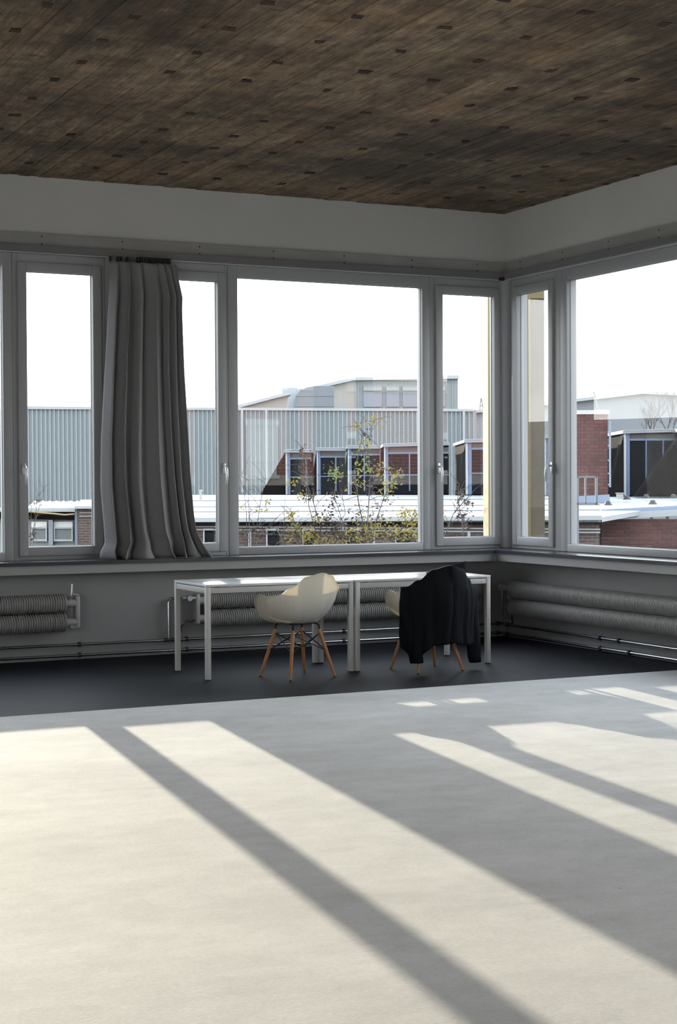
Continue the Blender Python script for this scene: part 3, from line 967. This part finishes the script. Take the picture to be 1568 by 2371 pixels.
# --- large pale blue-grey hall behind everything, with its corrugated cladding
h = Yard('factory_hall', 400, 1117, 88, 'large pale blue-grey hall with ribbed metal cladding', 'building')
D = 88
mb = MB(); xs = E(-420, 0, D)[0]; xe = E(1096, 0, D)[0]
pts = []; x = xs; pitch = .238
while x < xe:
    pts += [(x, D), (x + pitch * .36, D), (x + pitch * .5, D + .09), (x + pitch * .86, D + .09)]; x += pitch
zt0, zt1 = E(0, 940, D)[2], E(1096, 950, D)[2]
rows = [[(px, py, GZ) for px, py in pts], [(px, py, zt0 + (zt1 - zt0) * (px - E(0, 0, D)[0]) / (xe - E(0, 0, D)[0])) for px, py in pts]]
h.part(mb.grid(rows), 'ribbed_cladding', M['hall'])
h.part(MB().box(xs, xe, D + .2, D + 14, GZ, zt1 - .15), 'hall_body', M['hall'])
cap = MB().add([(xs, D - .08, zt0 - .07 + .0), (xe, D - .08, zt1 - .07), (xe, D - .08, zt1 + .07), (xs, D - .08, zt0 + .07 + .0),
                (xs, D + .4, zt0 - .07), (xe, D + .4, zt1 - .07), (xe, D + .4, zt1 + .07), (xs, D + .4, zt0 + .07)],
               [(0, 1, 2, 3), (4, 7, 6, 5), (3, 2, 6, 7), (0, 4, 5, 1), (1, 5, 6, 2), (0, 3, 7, 4)])
h.part(cap, 'coping', M['trim_light'])
for u in (562, 618, 1075):
    m_ = MB(); ebar(m_, u, 950, u, 1140, D - .12, .07); h.part(m_, 'downpipe', M['trim_light'])

# --- taller block with the sloping roof edge
b = Yard('tall_hall_block', 900, 1117, 104, 'tall pale block with sloping roof edge rising behind the hall', 'building')
eprism(mb := MB(), [(470, 975), (553, 945), (640, 922), (820, 880), (820, 1423), (470, 1423)], 104, 10)
b.part(mb, 'gable_wall', M['cream'])
eprism(mb := MB(), [(820, 880), (1062, 876), (1062, 1423), (820, 1423)], 104, 10)
b.part(mb, 'front_wall', M['hall_up'])
eprism(mb := MB(), [(470, 968), (553, 938), (640, 915), (820, 874), (820, 881), (640, 922), (553, 945), (470, 975)], 103.7, 11)
b.part(mb, 'sloping_eaves', M['trim_light'])
eprism(mb := MB(), [(818, 874), (1064, 869), (1064, 877), (818, 881)], 103.7, 11)
b.part(mb, 'flat_eaves', M['trim_light'])
ebox(MB(), 0, 1, 0, 1, 1, 1)
for u0, u1 in ((843, 886), (896, 926), (934, 974), (1020, 1032)):
    ebox(mb := MB(), u0, u1, 893, 942, 103.9, .2); w_ = b.part(mb, 'window', M['gutter'])
    ebox(mb := MB(), u0, u1, 897, 905, 103.8, .1); b.part(mb, 'lintel', M['cream'], w_)
for u in (832, 869, 905, 941, 977, 1013, 1049):
    ebox(mb := MB(), u - .6, u + .6, 880, 945, 103.92, .1); b.part(mb, 'panel_joint', M['trim_light'])
ebox(mb := MB(), 655, 690, 898, 913, 105, 3); b.part(mb, 'roof_box', M['trim_light'])

# --- curved duct head on the hall roof
d = Yard('ventilation_duct', 730, 948, 92, 'shiny curved metal duct head on the hall roof', 'duct')
poly = [(681, 950), (682, 930), (688, 915), (698, 904), (712, 897), (730, 894), (775, 894), (775, 950)]
eprism(mb := MB(), poly, 92, 6); d.part(mb, 'duct_housing', M['duct'])
for v in (916, 940):
    ebox(mb := MB(), 684, 775, v - .5, v + .5, 91.95, .08); d.part(mb, 'seam', M['gutter'])
eprism(mb := MB(), [(664, 950), (668, 922), (688, 902), (700, 900), (690, 915), (683, 930), (682, 950)], 93, 5)
d.part(mb, 'duct_side_glare', M['roof_white'])  # pale colour stands in for sun glare on the metal

# --- white hall far right and the bare trees before it
w = Yard('white_hall', 1400, 1117, 125, 'far white hall with a shallow pitched roof on the right', 'building')
eprism(mb := MB(), [(1085, 957), (1150, 950), (1262, 938), (1490, 911), (1568, 915), (1900, 935), (1900, 1372), (1085, 1372)], 125, 18)
w.part(mb, 'gable_wall', M['white_far'])
eprism(mb := MB(), [(1085, 951), (1150, 944), (1262, 932), (1490, 905), (1568, 909), (1900, 929), (1900, 936), (1568, 916), (1490, 912), (1262, 939), (1150, 951), (1085, 958)], 124.6, 19)
w.part(mb, 'roof_edge', M['trim_light'])
m_ = Yard('lattice_mast', 1117, 1455, 150, 'thin far lattice mast beside the ochre pier', 'mast')
for u in (1108, 1124):
    a, c_ = E(1115.5 + (u - 1116) * .06, 922, 150), E(u, 985, 150)
    mb = MB().tube([a, c_, (c_[0] + (c_[0] - a[0]) * 3, 150, GZ)], .06, 6); m_.part(mb, 'mast_leg', M['grey_steel'])
for u0, v0, u1, v1 in ((1112, 955, 1120, 955), (1111, 970, 1122, 970), (1112, 938, 1128, 944)):
    mb = MB(); ebar(mb, u0, v0, u1, v1, 150, .05); m_.part(mb, 'strut', M['grey_steel'])

def branchy(mb, p, d, L, r, n, rg, spread=.5):
    if n == 0 or L < .05: return
    d = Vector(d).normalized(); q = Vector(p) + d * L
    mid = Vector(p).lerp(q, .5) + Vector((rg.uniform(-1, 1), rg.uniform(-1, 1), rg.uniform(-1, 1))) * L * .05
    mb.tube([p, mid, q], [r, r * .85, r * .7], 4, caps=False)
    for _ in range(3):
        nd = d + Vector((rg.uniform(-1, 1), rg.uniform(-.6, .6), rg.uniform(-.4, .8))) * spread
        branchy(mb, q if _ else mid, nd, L * rg.uniform(.6, .82), r * .62, n - 1, rg, spread)
for k, (u, hh, lab) in enumerate(((1545, 5.2, 'bare winter tree before the white hall, near the frame edge'), (1508, 4.4, 'smaller bare winter tree before the white hall'))):
    DT = 105 + 7 * k
    tr = Yard('bare_tree', u, 1050, DT, lab, 'tree', 'bare trees before the white hall')
    mb = MB(); rg = random.Random(20 + k); p = E(u, 1050, DT)
    branchy(mb, p, (0, 0, 1), hh * .28, .06, 6, rg, .55)
    tr.part(mb, 'branches', M['bark'])
    tr.part(MB().tube([(p[0], p[1], GZ), (p[0] + .05, p[1], p[2] * .5), p], [.13, .10, .06], 8), 'trunk', M['bark'])
    for ch in tr.root.children: ch.location.z += p[2] - GZ
    tr.root.location.z = GZ

# --- low brick workshop with the pale flat roof
lw = Yard('brick_workshop', 850, 1300, 40, 'long low brick workshop with a pale flat roof', 'building')
A0 = E(420, 1198, 40); A1 = E(1392, 1198, 40); B0 = E(300, 1146, 58); B1 = E(1700, 1146, 58)
A1r = (E(1800, 1198, 44)[0], 44.6)
rf = MB().add([A0, A1, (B1[0], 58, B1[2]), (B0[0], 58, B0[2]),
               (A0[0], 40, A0[2] - .12), (A1[0], 40, A1[2] - .12), (B1[0], 58, B1[2] - .12), (B0[0], 58, B0[2] - .12)],
              [(0, 1, 2, 3), (7, 6, 5, 4), (0, 4, 5, 1), (1, 5, 6, 2), (2, 6, 7, 3), (3, 7, 4, 0)])
lw.part(rf, 'flat_roof', M['roof_white'])
for v, Dd in ((1186, 43), (1174, 46.5), (1160, 51.5)):
    mb = MB(); a = E(430, v, Dd); c_ = E(1390, v, Dd)
    zf = A0[2] + (B0[2] - A0[2]) * (Dd - 40) / 18
    mb.box(a[0], c_[0], Dd, Dd + .05, zf - .01, zf + .02); lw.part(mb, 'roof_seam', M['gutter'])
mb = MB().box(A0[0], A1[0], 40.25, 40.9, GZ, A0[2] - .1); lw.part(mb, 'front_wall', M['brick_far'])
mb = MB(); ebox(mb, 418, 1394, 1199, 1204, 39.8, .25); lw.part(mb, 'gutter', M['trim_light'])
mb = MB(); ebox(mb, 418, 1394, 1205, 1213, 40.0, .25); lw.part(mb, 'fascia', M['dark_panel'])
for v in (1222, 1229):
    mb = MB(); ebar(mb, 430, v - 3, 1390, v + 4, 40.1, .022); lw.part(mb, 'wall_cable', M['trim_light'])
for u in (578, 1086, 865):
    mb = MB(); ebar(mb, u, 1230, u, 1290, 40.1, .04); lw.part(mb, 'downpipe', M['trim_light'])
for u0, u1 in ((616, 646), (700, 728), (800, 834), (915, 950), (470, 494)):
    ebox(mb := MB(), u0, u1, 1226, 1290, 40.15, .15); o = lw.part(mb, 'window', M['dark_glass'])
    mb = MB(); ebox(mb, u0, u0 + 3, 1226, 1290, 40.08, .1); ebox(mb, u0, u1, 1224, 1228, 40.08, .1); lw.part(mb, 'frame', M['white_pvc'], o)
mb = MB(); ebar(mb, 465, 1160, 465, 1138, 42, .035); ebox(mb, 461, 469, 1134, 1138, 42, .1); lw.part(mb, 'roof_pipe', M['trim_light'])

# --- roof lights (saw-tooth dormers) standing on the workshop roof
def dormer(u0, u1, vt, vb, D, label, slope=0, mull=(.62,), post_w=12, rise=0, transom=True):
    y = Yard('roof_dormer', (u0 + u1) / 2, vb, D, label, 'roof dormer', 'dark roof dormers with blue frames')
    eprism(mb := MB(), [(u0, vt + 6), (u1, vt + 6 - rise), (u1, vb), (u0, vb)], D, 5.0); y.part(mb, 'dormer_body', M['dark_panel'])
    eprism(mb := MB(), [(u0 - 3, vt), (u1 + 2, vt - rise), (u1 + 2, vt + 7 - rise), (u0 - 3, vt + 7)], D - .25, 5.6); y.part(mb, 'roof_edge', M['gutter'])
    eprism(mb := MB(), [(u0, vt - .8), (u1, vt - rise - .8), (u1, vt + .6 - rise), (u0, vt + .6)], D - .27, 5.6); y.part(mb, 'roof_flashing', M['trim_light'])
    if slope:
        eprism(mb := MB(), [(u0, vt + 5), (u0, vb), (u0 - slope, vb)], D - .05, .6); y.part(mb, 'sloped_cheek', M['dark_panel'])
    gx0 = u0 + post_w
    ebox(mb := MB(), u0, u0 + post_w * .35, vt + 7, vb - 2, D - .14, .14); y.part(mb, 'corner_post', M['trim_light'])
    ebox(mb := MB(), u0 + post_w * .35, gx0, vt + 7, vb - 2, D - .10, .10); y.part(mb, 'corner_post', M['blue_frame'])
    ebox(mb := MB(), gx0, u1, vt + 22, vb - 4, D - .06, .06); gl_ = y.part(mb, 'roof_window', M['dark_glass'])
    ebox(mb := MB(), gx0, u1, vt + 19, vt + 22.5, D - .12, .12); y.part(mb, 'frame_head', M['blue_frame'], gl_)
    for f in mull:
        um = gx0 + (u1 - gx0) * f
        ebox(mb := MB(), um - 1.5, um + 1.5, vt + 20, vb - 10, D - .11, .11); y.part(mb, 'mullion', M['blue_frame'], gl_)
    if transom:
        vm = vt + .60 * (vb - vt)
        ebox(mb := MB(), gx0, u1, vm - 1, vm + 1, D - .10, .10); y.part(mb, 'transom', M['blue_frame'], gl_)
    ebox(mb := MB(), gx0 + 1, u1, vt + 8, vt + 19, D - .05, .05); y.part(mb, 'head_panel', M['head'])
    return y
dormer(662, 722, 1041, 1147, 60, 'leftmost dark roof dormer with a long sloped cheek', slope=60, mull=(.75,), post_w=11)
dormer(734, 800, 1037, 1147, 59.5, 'dark roof dormer second from the left, behind the shrub', slope=18, mull=(.62,), post_w=9)
dormer(806, 880, 1032, 1147, 59, 'dark roof dormer in the middle of the row', slope=16, mull=(.45,), post_w=9)
dormer(890, 1040, 1028, 1147, 58.5, 'wide dark roof dormer behind the window mullion', slope=16, mull=(.35, .75), post_w=10, rise=4)
dormer(1079, 1250, 1018, 1147, 57.5, 'dark roof dormer with a bright blue post beside the ochre pier', slope=22, mull=(.4, .75), post_w=14, rise=3)
dormer(1262, 1398, 1008, 1149, 57, 'dark roof dormer beside the brick chimney', slope=10, mull=(.12,), post_w=8, rise=0)
dormer(1446, 1640, 997, 1149, 56, 'large dark roof dormer on the right of the chimney', slope=38, mull=(.21, .43), post_w=13, rise=6, transom=False)
dormer(1585, 1760, 992, 1150, 54.5, 'dark roof dormer cut off by the right picture edge', slope=112, mull=(.3,), post_w=13, rise=6, transom=False)

# --- small black roof ventilators
for i, (u, v, Dd) in enumerate(((1408, 1178, 46.5), (1512, 1172, 47.0), (1452, 1156, 51.0), (1497, 1155, 52.0), (1560, 1154, 52.0))):
    lab = ['black roof ventilator just right of the steel hatch frame', 'black roof ventilator nearest the coping on the right', 'black roof ventilator in the back row beside the chimney',
           'black roof ventilator in the middle of the back row', 'black roof ventilator at the right end of the back row'][i]
    zf = A0[2] + (B0[2] - A0[2]) * (Dd - 40) / 18
    xx = E(u, v, Dd)[0]
    y = Yard('roof_ventilator', u, v, Dd, lab, 'ventilator', 'black ventilators on the pale roof')
    y.base = (xx, Dd, zf); y.root.location = world(y.base)
    y.part(MB().tube([(xx, Dd, zf + .02), (xx, Dd, zf + .10), (xx, Dd, zf + .12)], [.10, .075, .05], 12), 'hood', M['black'])
    y.part(MB().tube([(xx, Dd, zf - .01), (xx, Dd, zf + .03)], [.13, .12], 12), 'base_flange', M['black'])
y = Yard('roof_box', 1436, 1149, 54, 'small pale box on the roof beside the chimney', 'box')
ebox(mb := MB(), 1431, 1444, 1142, 1150, 54, .3); y.part(mb, 'box_body', M['conc'])
ebox(mb := MB(), 1430, 1445, 1141, 1143, 53.95, .4); y.part(mb, 'box_lid', M['trim_light'])

# --- brick chimney, brick by brick
BRK = {}
def brick_obj(parent, off, sx_, sy, sz, p):
    key = (round(sx_, 3), round(sy, 3), round(sz, 3))
    if key not in BRK:
        o = MB().box(-sx_/2, sx_/2, -sy/2, sy/2, -sz/2, sz/2).build('brick', M['brick'], parent)
        BRK[key] = o.data
    else:
        o = bpy.data.objects.new('brick', BRK[key]); COL.objects.link(o); o.parent = parent
    o.location = (p[0] - off[0], p[1] - off[1], p[2] - off[2])
    return o
DC = 50.0
chm = Yard('brick_chimney', 1366, 1163, DC, 'square red brick chimney standing on the pale roof', 'chimney')
x0, _, z0 = E(1323, 1150, DC); x1, _, z1 = E(1409, 958, DC)
chm.part(MB().box(x0 + .02, x1 - .02, DC + .02, DC + 1.1, z0 - .1, z1), 'core', M['mortar'])
rowh = .1035; rn = int((z1 - z0) / rowh); rowh = (z1 - z0) / rn
nb = 4; bw = (x1 - x0) / nb
for r_ in range(rn):
    zc = z0 + (r_ + .5) * rowh
    sh_ = (r_ % 2) * .5
    edges = [x0] + [x0 + (i + sh_) * bw for i in range(0 if sh_ else 1, nb)] + [x1]
    for a, c_ in zip(edges, edges[1:]):
        if c_ - a < .03: continue
        brick_obj(chm.root, chm.base, c_ - a - .016, .11, rowh - .016, ((a + c_) / 2, DC + .05 + R.uniform(-.004, .004), zc))
ebox(mb := MB(), 1320, 1412, 950, 959, DC - .05, 1.25); chm.part(mb, 'cap_slab', M['conc'])
eprism(mb := MB(), [(1320, 1150), (1412, 1145), (1413, 1163), (1320, 1168)], DC - .10, 1.4); chm.part(mb, 'base_flashing', M['lead'])
ebar(mb := MB(), 1413, 975, 1413, 1128, DC - .1, .035); chm.part(mb, 'conductor_pipe', M['lead'])
for v in (1000, 1032, 1066, 1096, 1122):
    ebox(mb := MB(), 1409, 1412, v - 1.5, v + 1.5, DC - .08, .1); chm.part(mb, 'pipe_clip', M['conc'])
ebar(mb := MB(), 1388, 952, 1376, 908, DC + .3, .030); chm.part(mb, 'leaning_rod', M['grey_steel'])

# --- steel hatch frame on its post
hf = Yard('steel_frame', 1338, 1943, 38.5, 'grey steel frame on a post in front of the chimney', 'frame')
DF = 38.5
for n_, a in (('frame_rail', (1318, 1384, 1102, 1106)), ('frame_rail', (1318, 1384, 1164, 1169)), ('frame_upright', (1379, 1385, 1102, 1169)), ('frame_upright', (1354.5, 1358.5, 1105, 1166)), ('post', (1336, 1341, 1102, 1943))):
    ebox(mb := MB(), a[0], a[1], a[2], a[3], DF, .05); hf.part(mb, n_, M['grey_steel'])

# --- red brick wall with metal coping on the right
DW = 44.0
rw = Yard('brick_wall', 1480, 1290, DW, 'red brick wall with metal coping at the right', 'wall')
wx0 = E(1392, 0, DW)[0]; wx1 = E(1720, 0, DW)[0]; wz1 = E(1400, 1203, DW)[2]
rw.part(MB().box(wx0 + .02, wx1, DW + .02, DW + .4, GZ, wz1), 'core', M['mortar'])
rowh = .0985; bw = .255
for r_ in range(10):
    zc = wz1 - (r_ + .5) * rowh
    xx = wx0 + (-.5 * bw if r_ % 2 else 0)
    while xx < E(1600, 0, DW)[0]:
        a, c_ = max(xx, wx0), xx + bw
        xx = c_
        if c_ - a < .05: continue
        brick_obj(rw.root, rw.base, c_ - a - .020, .11, rowh - .020, ((a + c_) / 2, DW + .05 + R.uniform(-.006, .006), zc))
eprism(mb := MB(), [(1392, 1180), (1720, 1163), (1720, 1177), (1392, 1193)], DW + .1, .5); rw.part(mb, 'coping_top', M['lead'])
eprism(mb := MB(), [(1392, 1190), (1720, 1173), (1720, 1186), (1392, 1204)], DW - .12, .5); rw.part(mb, 'coping_edge', M['trim_light'])
mb = MB().tube([E(1352, 1208, 43), E(1356, 1216, 43), E(1367, 1226, 43), E(1370, 1240, 43), E(1370, 1330, 43)], .075, 10)
rw.part(mb, 'downpipe', M['lead'], None, 'auto')
ebox(mb := MB(), 1385, 1398, 1196, 1210, 43.8, .2); rw.part(mb, 'gutter_end', M['lead'])

# --- glazed lean-to on the left
DL = 52.0
gs = Yard('glazed_lean_to', 110, 1300, DL, 'grey lean-to with white windows and a glass roof at the left', 'building')
ebox(mb := MB(), -60, 172, 1190, 1732, DL + .4, 4); gs.part(mb, 'back_wall', M['hall'])
ebox(mb := MB(), -60, 174, 1177, 1183, DL - .2, .5); gs.part(mb, 'gutter', M['trim_light'])
eprism(mb := MB(), [(-60, 1183), (174, 1186), (174, 1204), (-60, 1200)], DL + .1, .3); gs.part(mb, 'fascia', M['dark_panel'])
gs.part(MB().tube([E(-60, 1183, DL - .3), E(70, 1185, DL - .3), E(120, 1189, DL - .3), E(150, 1192, DL - .3), E(172, 1190.5, DL - .3)], .03, 6), 'light_strip', M['yellow_pale'])
for k in range(8):
    u = 62 + k * 16
    a = E(u, 1180, DL); c_ = E(u + 22, 1162, DL + 5)
    gs.part(MB().tube([a, c_], .05, 5), 'roof_bar', M['trim_light'])
a = E(60, 1180, DL); c_ = E(180, 1180, DL); e_ = E(172, 1161, DL + 5); f_ = E(95, 1161, DL + 5)
gs.part(MB().add([a, c_, e_, f_, (a[0], a[1], a[2] - .05), (c_[0], c_[1], c_[2] - .05), (e_[0], e_[1], e_[2] - .05), (f_[0], f_[1], f_[2] - .05)],
                 [(0, 1, 2, 3), (7, 6, 5, 4), (0, 4, 5, 1), (1, 5, 6, 2), (2, 6, 7, 3), (3, 7, 4, 0)]), 'roof_glazing', M['grey_steel'])
for u0, u1 in ((72, 108), (124, 168)):
    ebox(mb := MB(), u0, u1, 1208, 1223, DL + .3, .1); gs.part(mb, 'upper_light', M['shutter'])
    ebox(mb := MB(), u0, u1, 1223, 1252, DL + .25, .15); o = gs.part(mb, 'window', M['grey_steel'])
    mb = MB(); ebox(mb, u0, u0 + 3, 1222, 1254, DL + .18, .1); ebox(mb, u1 - 3, u1, 1222, 1254, DL + .18, .1); ebox(mb, u0, u1, 1249, 1253, DL + .17, .1); ebox(mb, u0, u1, 1221, 1224, DL + .17, .1)
    gs.part(mb, 'frame', M['white_pvc'], o)
ebox(mb := MB(), 112, 122, 1204, 1262, DL + .1, .3); gs.part(mb, 'pillar', M['gutter'])
ebox(mb := MB(), 173, 179, 1178, 1262, DL - .1, .3); gs.part(mb, 'downpipe', M['lead'])
bs = Yard('brick_annex', 225, 1300, DL - 1, 'brown brick annex with a sunlit roof left of the curtain', 'building')
ebox(mb := MB(), 180, 300, 1172, 1744, DL - 1, 6); bs.part(mb, 'annex_wall', M['brick_far'])
a0, a1 = E(172, 1172, DL - 1.3), E(305, 1172, DL - 1.3); b0, b1 = E(188, 1157, DL + 5), E(305, 1157, DL + 5)
bs.part(MB().add([a0, a1, b1, b0] + [(p[0], p[1], p[2] - .08) for p in (a0, a1, b1, b0)],
                 [(0, 1, 2, 3), (7, 6, 5, 4), (0, 4, 5, 1), (1, 5, 6, 2), (2, 6, 7, 3), (3, 7, 4, 0)]), 'annex_roof', M['roof_white'])
for v in (1187, 1195):
    ebox(mb := MB(), 184, 300, v - .7, v + .7, DL - 1.05, .06); bs.part(mb, 'string_course', M['trim_light'])

# --- ochre pier just outside the corner, a pane reflection painted on it in tan
DP = 17.2
pr = Yard('ochre_pier', 1196, 1300, DP, 'ochre pier with a tan painted reflection outside the window corner', 'pier')
px0, px1 = E(1131, 0, DP)[0], E(1262.5, 0, DP)[0]
pz1 = 5.2
ztop, zmid = E(1245, 692, DP)[2], E(1245, 968, DP)[2]
xa, xb = E(1230, 0, DP)[0], px1
pr.part(MB().box(px0 + .04, px1, DP + .06, DP + .62, GZ, pz1), 'pier_core', M['yellow'])
pr.part(MB().box(px0, px0 + .05, DP - .02, DP + .6, GZ, pz1), 'edge_strip', M['yellow_pale'])
pr.part(MB().box(px0 + .05, xa, DP, DP + .06, GZ, pz1), 'side_strip', M['yellow'])
pr.part(MB().box(xa, xb, DP, DP + .06, ztop, pz1), 'top_strip', M['yellow'])
pr.part(MB().box(xa, xb, DP + .02, DP + .06, GZ, ztop), 'tan_reflection', M['pier_mirrored'])

# --- shrubs with the last yellow leaves outside the window
def shrub(name, label, stems, D, leafs, seed, size=.055, twig=.010):
    y = Yard(name, stems[0][0][0], 1400, D, label, 'shrub', 'shrubs outside the window')
    rg = random.Random(seed)
    y.base = (y.base[0], D, GZ); y.root.location = world(y.base)
    st = MB(); ends = []
    for pl in stems:
        pts = [E(u, v, D + rg.uniform(-.4, .4)) for u, v in pl]
        pts = [(y.base[0] + .3 * (pts[0][0] - y.base[0]), D, GZ)] + pts
        n = len(pts)
        st.tube(pts, [twig * (1 - .7 * i / (n - 1)) for i in range(n)], 5)
        for i in range(1, n - 1):
            for _ in range(4):
                f = rg.random(); p = Vector(pts[i]).lerp(Vector(pts[i + 1]), f)
                dd = Vector((rg.uniform(-1, 1), rg.uniform(-.5, .5), rg.uniform(-.2, 1))).normalized() * rg.uniform(.08, .30)
                st.tube([p, p + dd * .6 + Vector((0, 0, .02)), p + dd], [twig * .4, twig * .3, twig * .15], 4, caps=False)
                ends.append((p, p + dd))
    y.part(st, 'stems', M['bark'], None, True)
    for mname, part_name, clusters in leafs:
        lf = MB()
        for (u, v, ru, rv, cnt) in clusters:
            for _ in range(cnt):
                cu_, cv = rg.gauss(u, ru * .5), rg.gauss(v, rv * .5)
                p = Vector(E(cu_, cv, D + rg.uniform(-.5, .5)))
                s_ = size * rg.uniform(.6, 1.25)
                a = Vector((rg.uniform(-1, 1), rg.uniform(-1, 1), rg.uniform(-.9, .5))).normalized()
                b_ = a.cross(Vector((rg.uniform(-1, 1), rg.uniform(-1, 1), rg.uniform(-1, 1)))).normalized()
                c_ = a.cross(b_)
                lf.add([p, p + a * s_ * .5 + b_ * s_ * .22 + c_ * .004, p + a * s_, p + a * s_ * .5 - b_ * s_ * .22 + c_ * .004], [(0, 1, 2, 3)])
        o = y.part(lf, part_name, M[mname])
        tag(o, kind='stuff')
    return y
shrub('tall_shrub', 'tall shrub with yellow leaves in the middle of the large window', [
    [(845, 1420), (848, 1300), (852, 1200), (858, 1100), (850, 1040), (862, 990), (872, 968)],
    [(850, 1320), (866, 1220), (890, 1150), (912, 1110), (922, 1095)],
    [(840, 1330), (800, 1230), (775, 1150), (780, 1090)],
    [(846, 1240), (830, 1160), (822, 1090), (842, 1000), (830, 985)],
    [(858, 1310), (930, 1225), (970, 1190)]], 21, [
    ('leaf_y', 'yellow_leaves', [(868, 975, 22, 14, 26), (830, 985, 14, 10, 14), (842, 1040, 30, 30, 34), (828, 1110, 24, 30, 40), (905, 1125, 26, 26, 60), (880, 1085, 26, 20, 40), (870, 1215, 60, 30, 130), (830, 1240, 40, 24, 150), (950, 1190, 30, 16, 90), (930, 1235, 50, 22, 150), (960, 1215, 30, 20, 60)]),
    ('leaf_g', 'green_leaves', [(775, 1095, 22, 22, 70), (850, 1080, 26, 16, 30), (918, 1098, 20, 18, 40)]),
    ('leaf_b', 'dry_leaves', [(852, 1010, 8, 20, 24), (870, 1130, 18, 24, 30), (890, 1160, 26, 14, 26), (900, 1240, 80, 24, 220), (850, 1190, 50, 30, 80)])], 1)
shrub('dry_shrub', 'brown dry shrub before the left dormers', [
    [(730, 1420), (735, 1300), (742, 1220), (725, 1160), (705, 1100), (700, 1030)],
    [(730, 1330), (690, 1230), (672, 1180)],
    [(735, 1300), (770, 1230), (800, 1190), (790, 1130)],
    [(728, 1340), (660, 1260), (640, 1225)],
    [(738, 1260), (715, 1170), (712, 1080)]], 16.9, [
    ('leaf_b', 'dry_leaves', [(703, 1048, 6, 18, 24), (706, 1090, 16, 40, 80), (716, 1150, 18, 14, 60), (770, 1160, 14, 24, 40), (800, 1235, 70, 26, 260), (700, 1240, 60, 22, 150), (750, 1195, 40, 20, 70)]),
    ('leaf_y', 'yellow_leaves', [(676, 1115, 14, 10, 26), (700, 1145, 14, 14, 26), (672, 1192, 14, 12, 50), (715, 1238, 16, 16, 60), (738, 1200, 16, 10, 30), (740, 1250, 60, 14, 130), (690, 1225, 30, 16, 60)])], 2, size=.043, twig=.008)
shrub('bare_shrub', 'bare leafless twigs at the left of the large window', [
    [(575, 1420), (572, 1280), (570, 1180), (560, 1090)],
    [(580, 1400), (578, 1250), (576, 1160), (577, 1085)],
    [(570, 1400), (590, 1250), (604, 1160), (616, 1108)],
    [(600, 1420), (640, 1260), (690, 1225), (700, 1212)],
    [(560, 1400), (600, 1240), (650, 1190)],
    [(662, 1420), (656, 1260), (660, 1150)],
    [(555, 1400), (590, 1230), (612, 1200)]], 16.6, [
    ('leaf_y', 'yellow_leaves', [(620, 1162, 10, 6, 12), (600, 1178, 26, 6, 14), (560, 1172, 8, 8, 8)]), ('leaf_b', 'dry_leaves', [(600, 1235, 50, 22, 70)])], 3, size=.042, twig=.0065)
shrub('leaning_shrub', 'thin leaning branch with dark drooping leaves in the narrow corner window', [
    [(1000, 1420), (1030, 1240), (1050, 1190), (1075, 1160), (1085, 1150)],
    [(1080, 1420), (1074, 1260), (1070, 1200), (1060, 1160), (1064, 1120)]], 20.5, [
    ('leaf_b', 'dry_leaves', [(1066, 1150, 10, 22, 44), (1082, 1160, 10, 10, 26), (1074, 1192, 16, 14, 40), (1085, 1215, 8, 14, 24), (1062, 1185, 10, 10, 16)]),
    ('leaf_y', 'yellow_leaves', [(1024, 1190, 8, 10, 14)])], 4)
shrub('faint_shrub', 'faint bare twigs in the narrow left window', [
    [(60, 1420), (72, 1240), (92, 1170), (106, 1120)], [(62, 1400), (80, 1220), (86, 1150), (110, 1122)], [(58, 1400), (70, 1230), (74, 1150)]], 24, [
    ('leaf_b', 'dry_leaves', [(84, 1160, 10, 10, 10), (76, 1240, 14, 16, 24)])], 5, twig=.007)

# --- sunlit brick house across the side yard: it is what the window panes mirror
hb = thing('brick_house', (20.0, -47.0, GZ), 0, 'sunlit red brick house mirrored in the window panes', 'building')
OH = (20.0, -47.0, GZ)
YH = -45.0
hb_part = lambda mb, n, m, par=None: mb.build(n, m, par or hb, off=OH)
hb_part(MB().box(6, 48, YH - 12, YH, GZ, 5.2), 'house_walls', M['brick_red'])
hb_part(MB().box(5.7, 48.3, YH - 12.2, YH + .25, 5.2, 5.7), 'parapet', M['conc'])
hb_part(MB().box(5.9, 48.1, YH, YH + .06, 1.42, 1.80), 'plinth_band', M['conc'])
hb_part(MB().box(5.95, 48.05, YH, YH + .05, GZ, 1.40), 'dark_base', M['dark_panel'])
for i, xx in enumerate((8.0, 12.2, 16.3, 20.7, 25.2, 29.4, 33.6, 37.8, 42.0)):
    sh_ = i in (2, 5)
    zb, zt, ww = (1.82, 3.75, 1.25) if sh_ else (2.0, 3.3, 1.0)
    o = hb_part(MB().box(xx, xx + ww, YH, YH + .05, zb, zt), 'window', M['shutter'] if sh_ else M['dark_glass'])
    hb_part(MB().box(xx - .1, xx + ww + .1, YH, YH + .10, zt, zt + .28), 'lintel', M['shutter'], o)
    hb_part(MB().box(xx - .1, xx + ww + .1, YH, YH + .14, zb - .14, zb), 'window_ledge', M['shutter'], o)
    hb_part(MB().box(xx, xx + ww, YH + .05, YH + .09, zb + .5, zb + .58), 'glazing_bar', M['shutter'], o)
# --- long hall on the far left side of the yard (seen mirrored in the right-hand panes)
sh = thing('side_hall', world((-118.0, 45.0, GZ)), -YAW, 'long grey hall on the far left side of the yard', 'building')
MB().box(-8, 0, 15, 55, 0, 13.9).build('side_hall_walls', M['side'], sh)
MB().box(-8.4, .3, 14.7, 55.3, 13.9, 14.2).build('side_hall_roof', M['side'], sh)
MB().box(-8, 0, -70, 15, 0, 12.2).build('lower_wing', M['side'], sh)
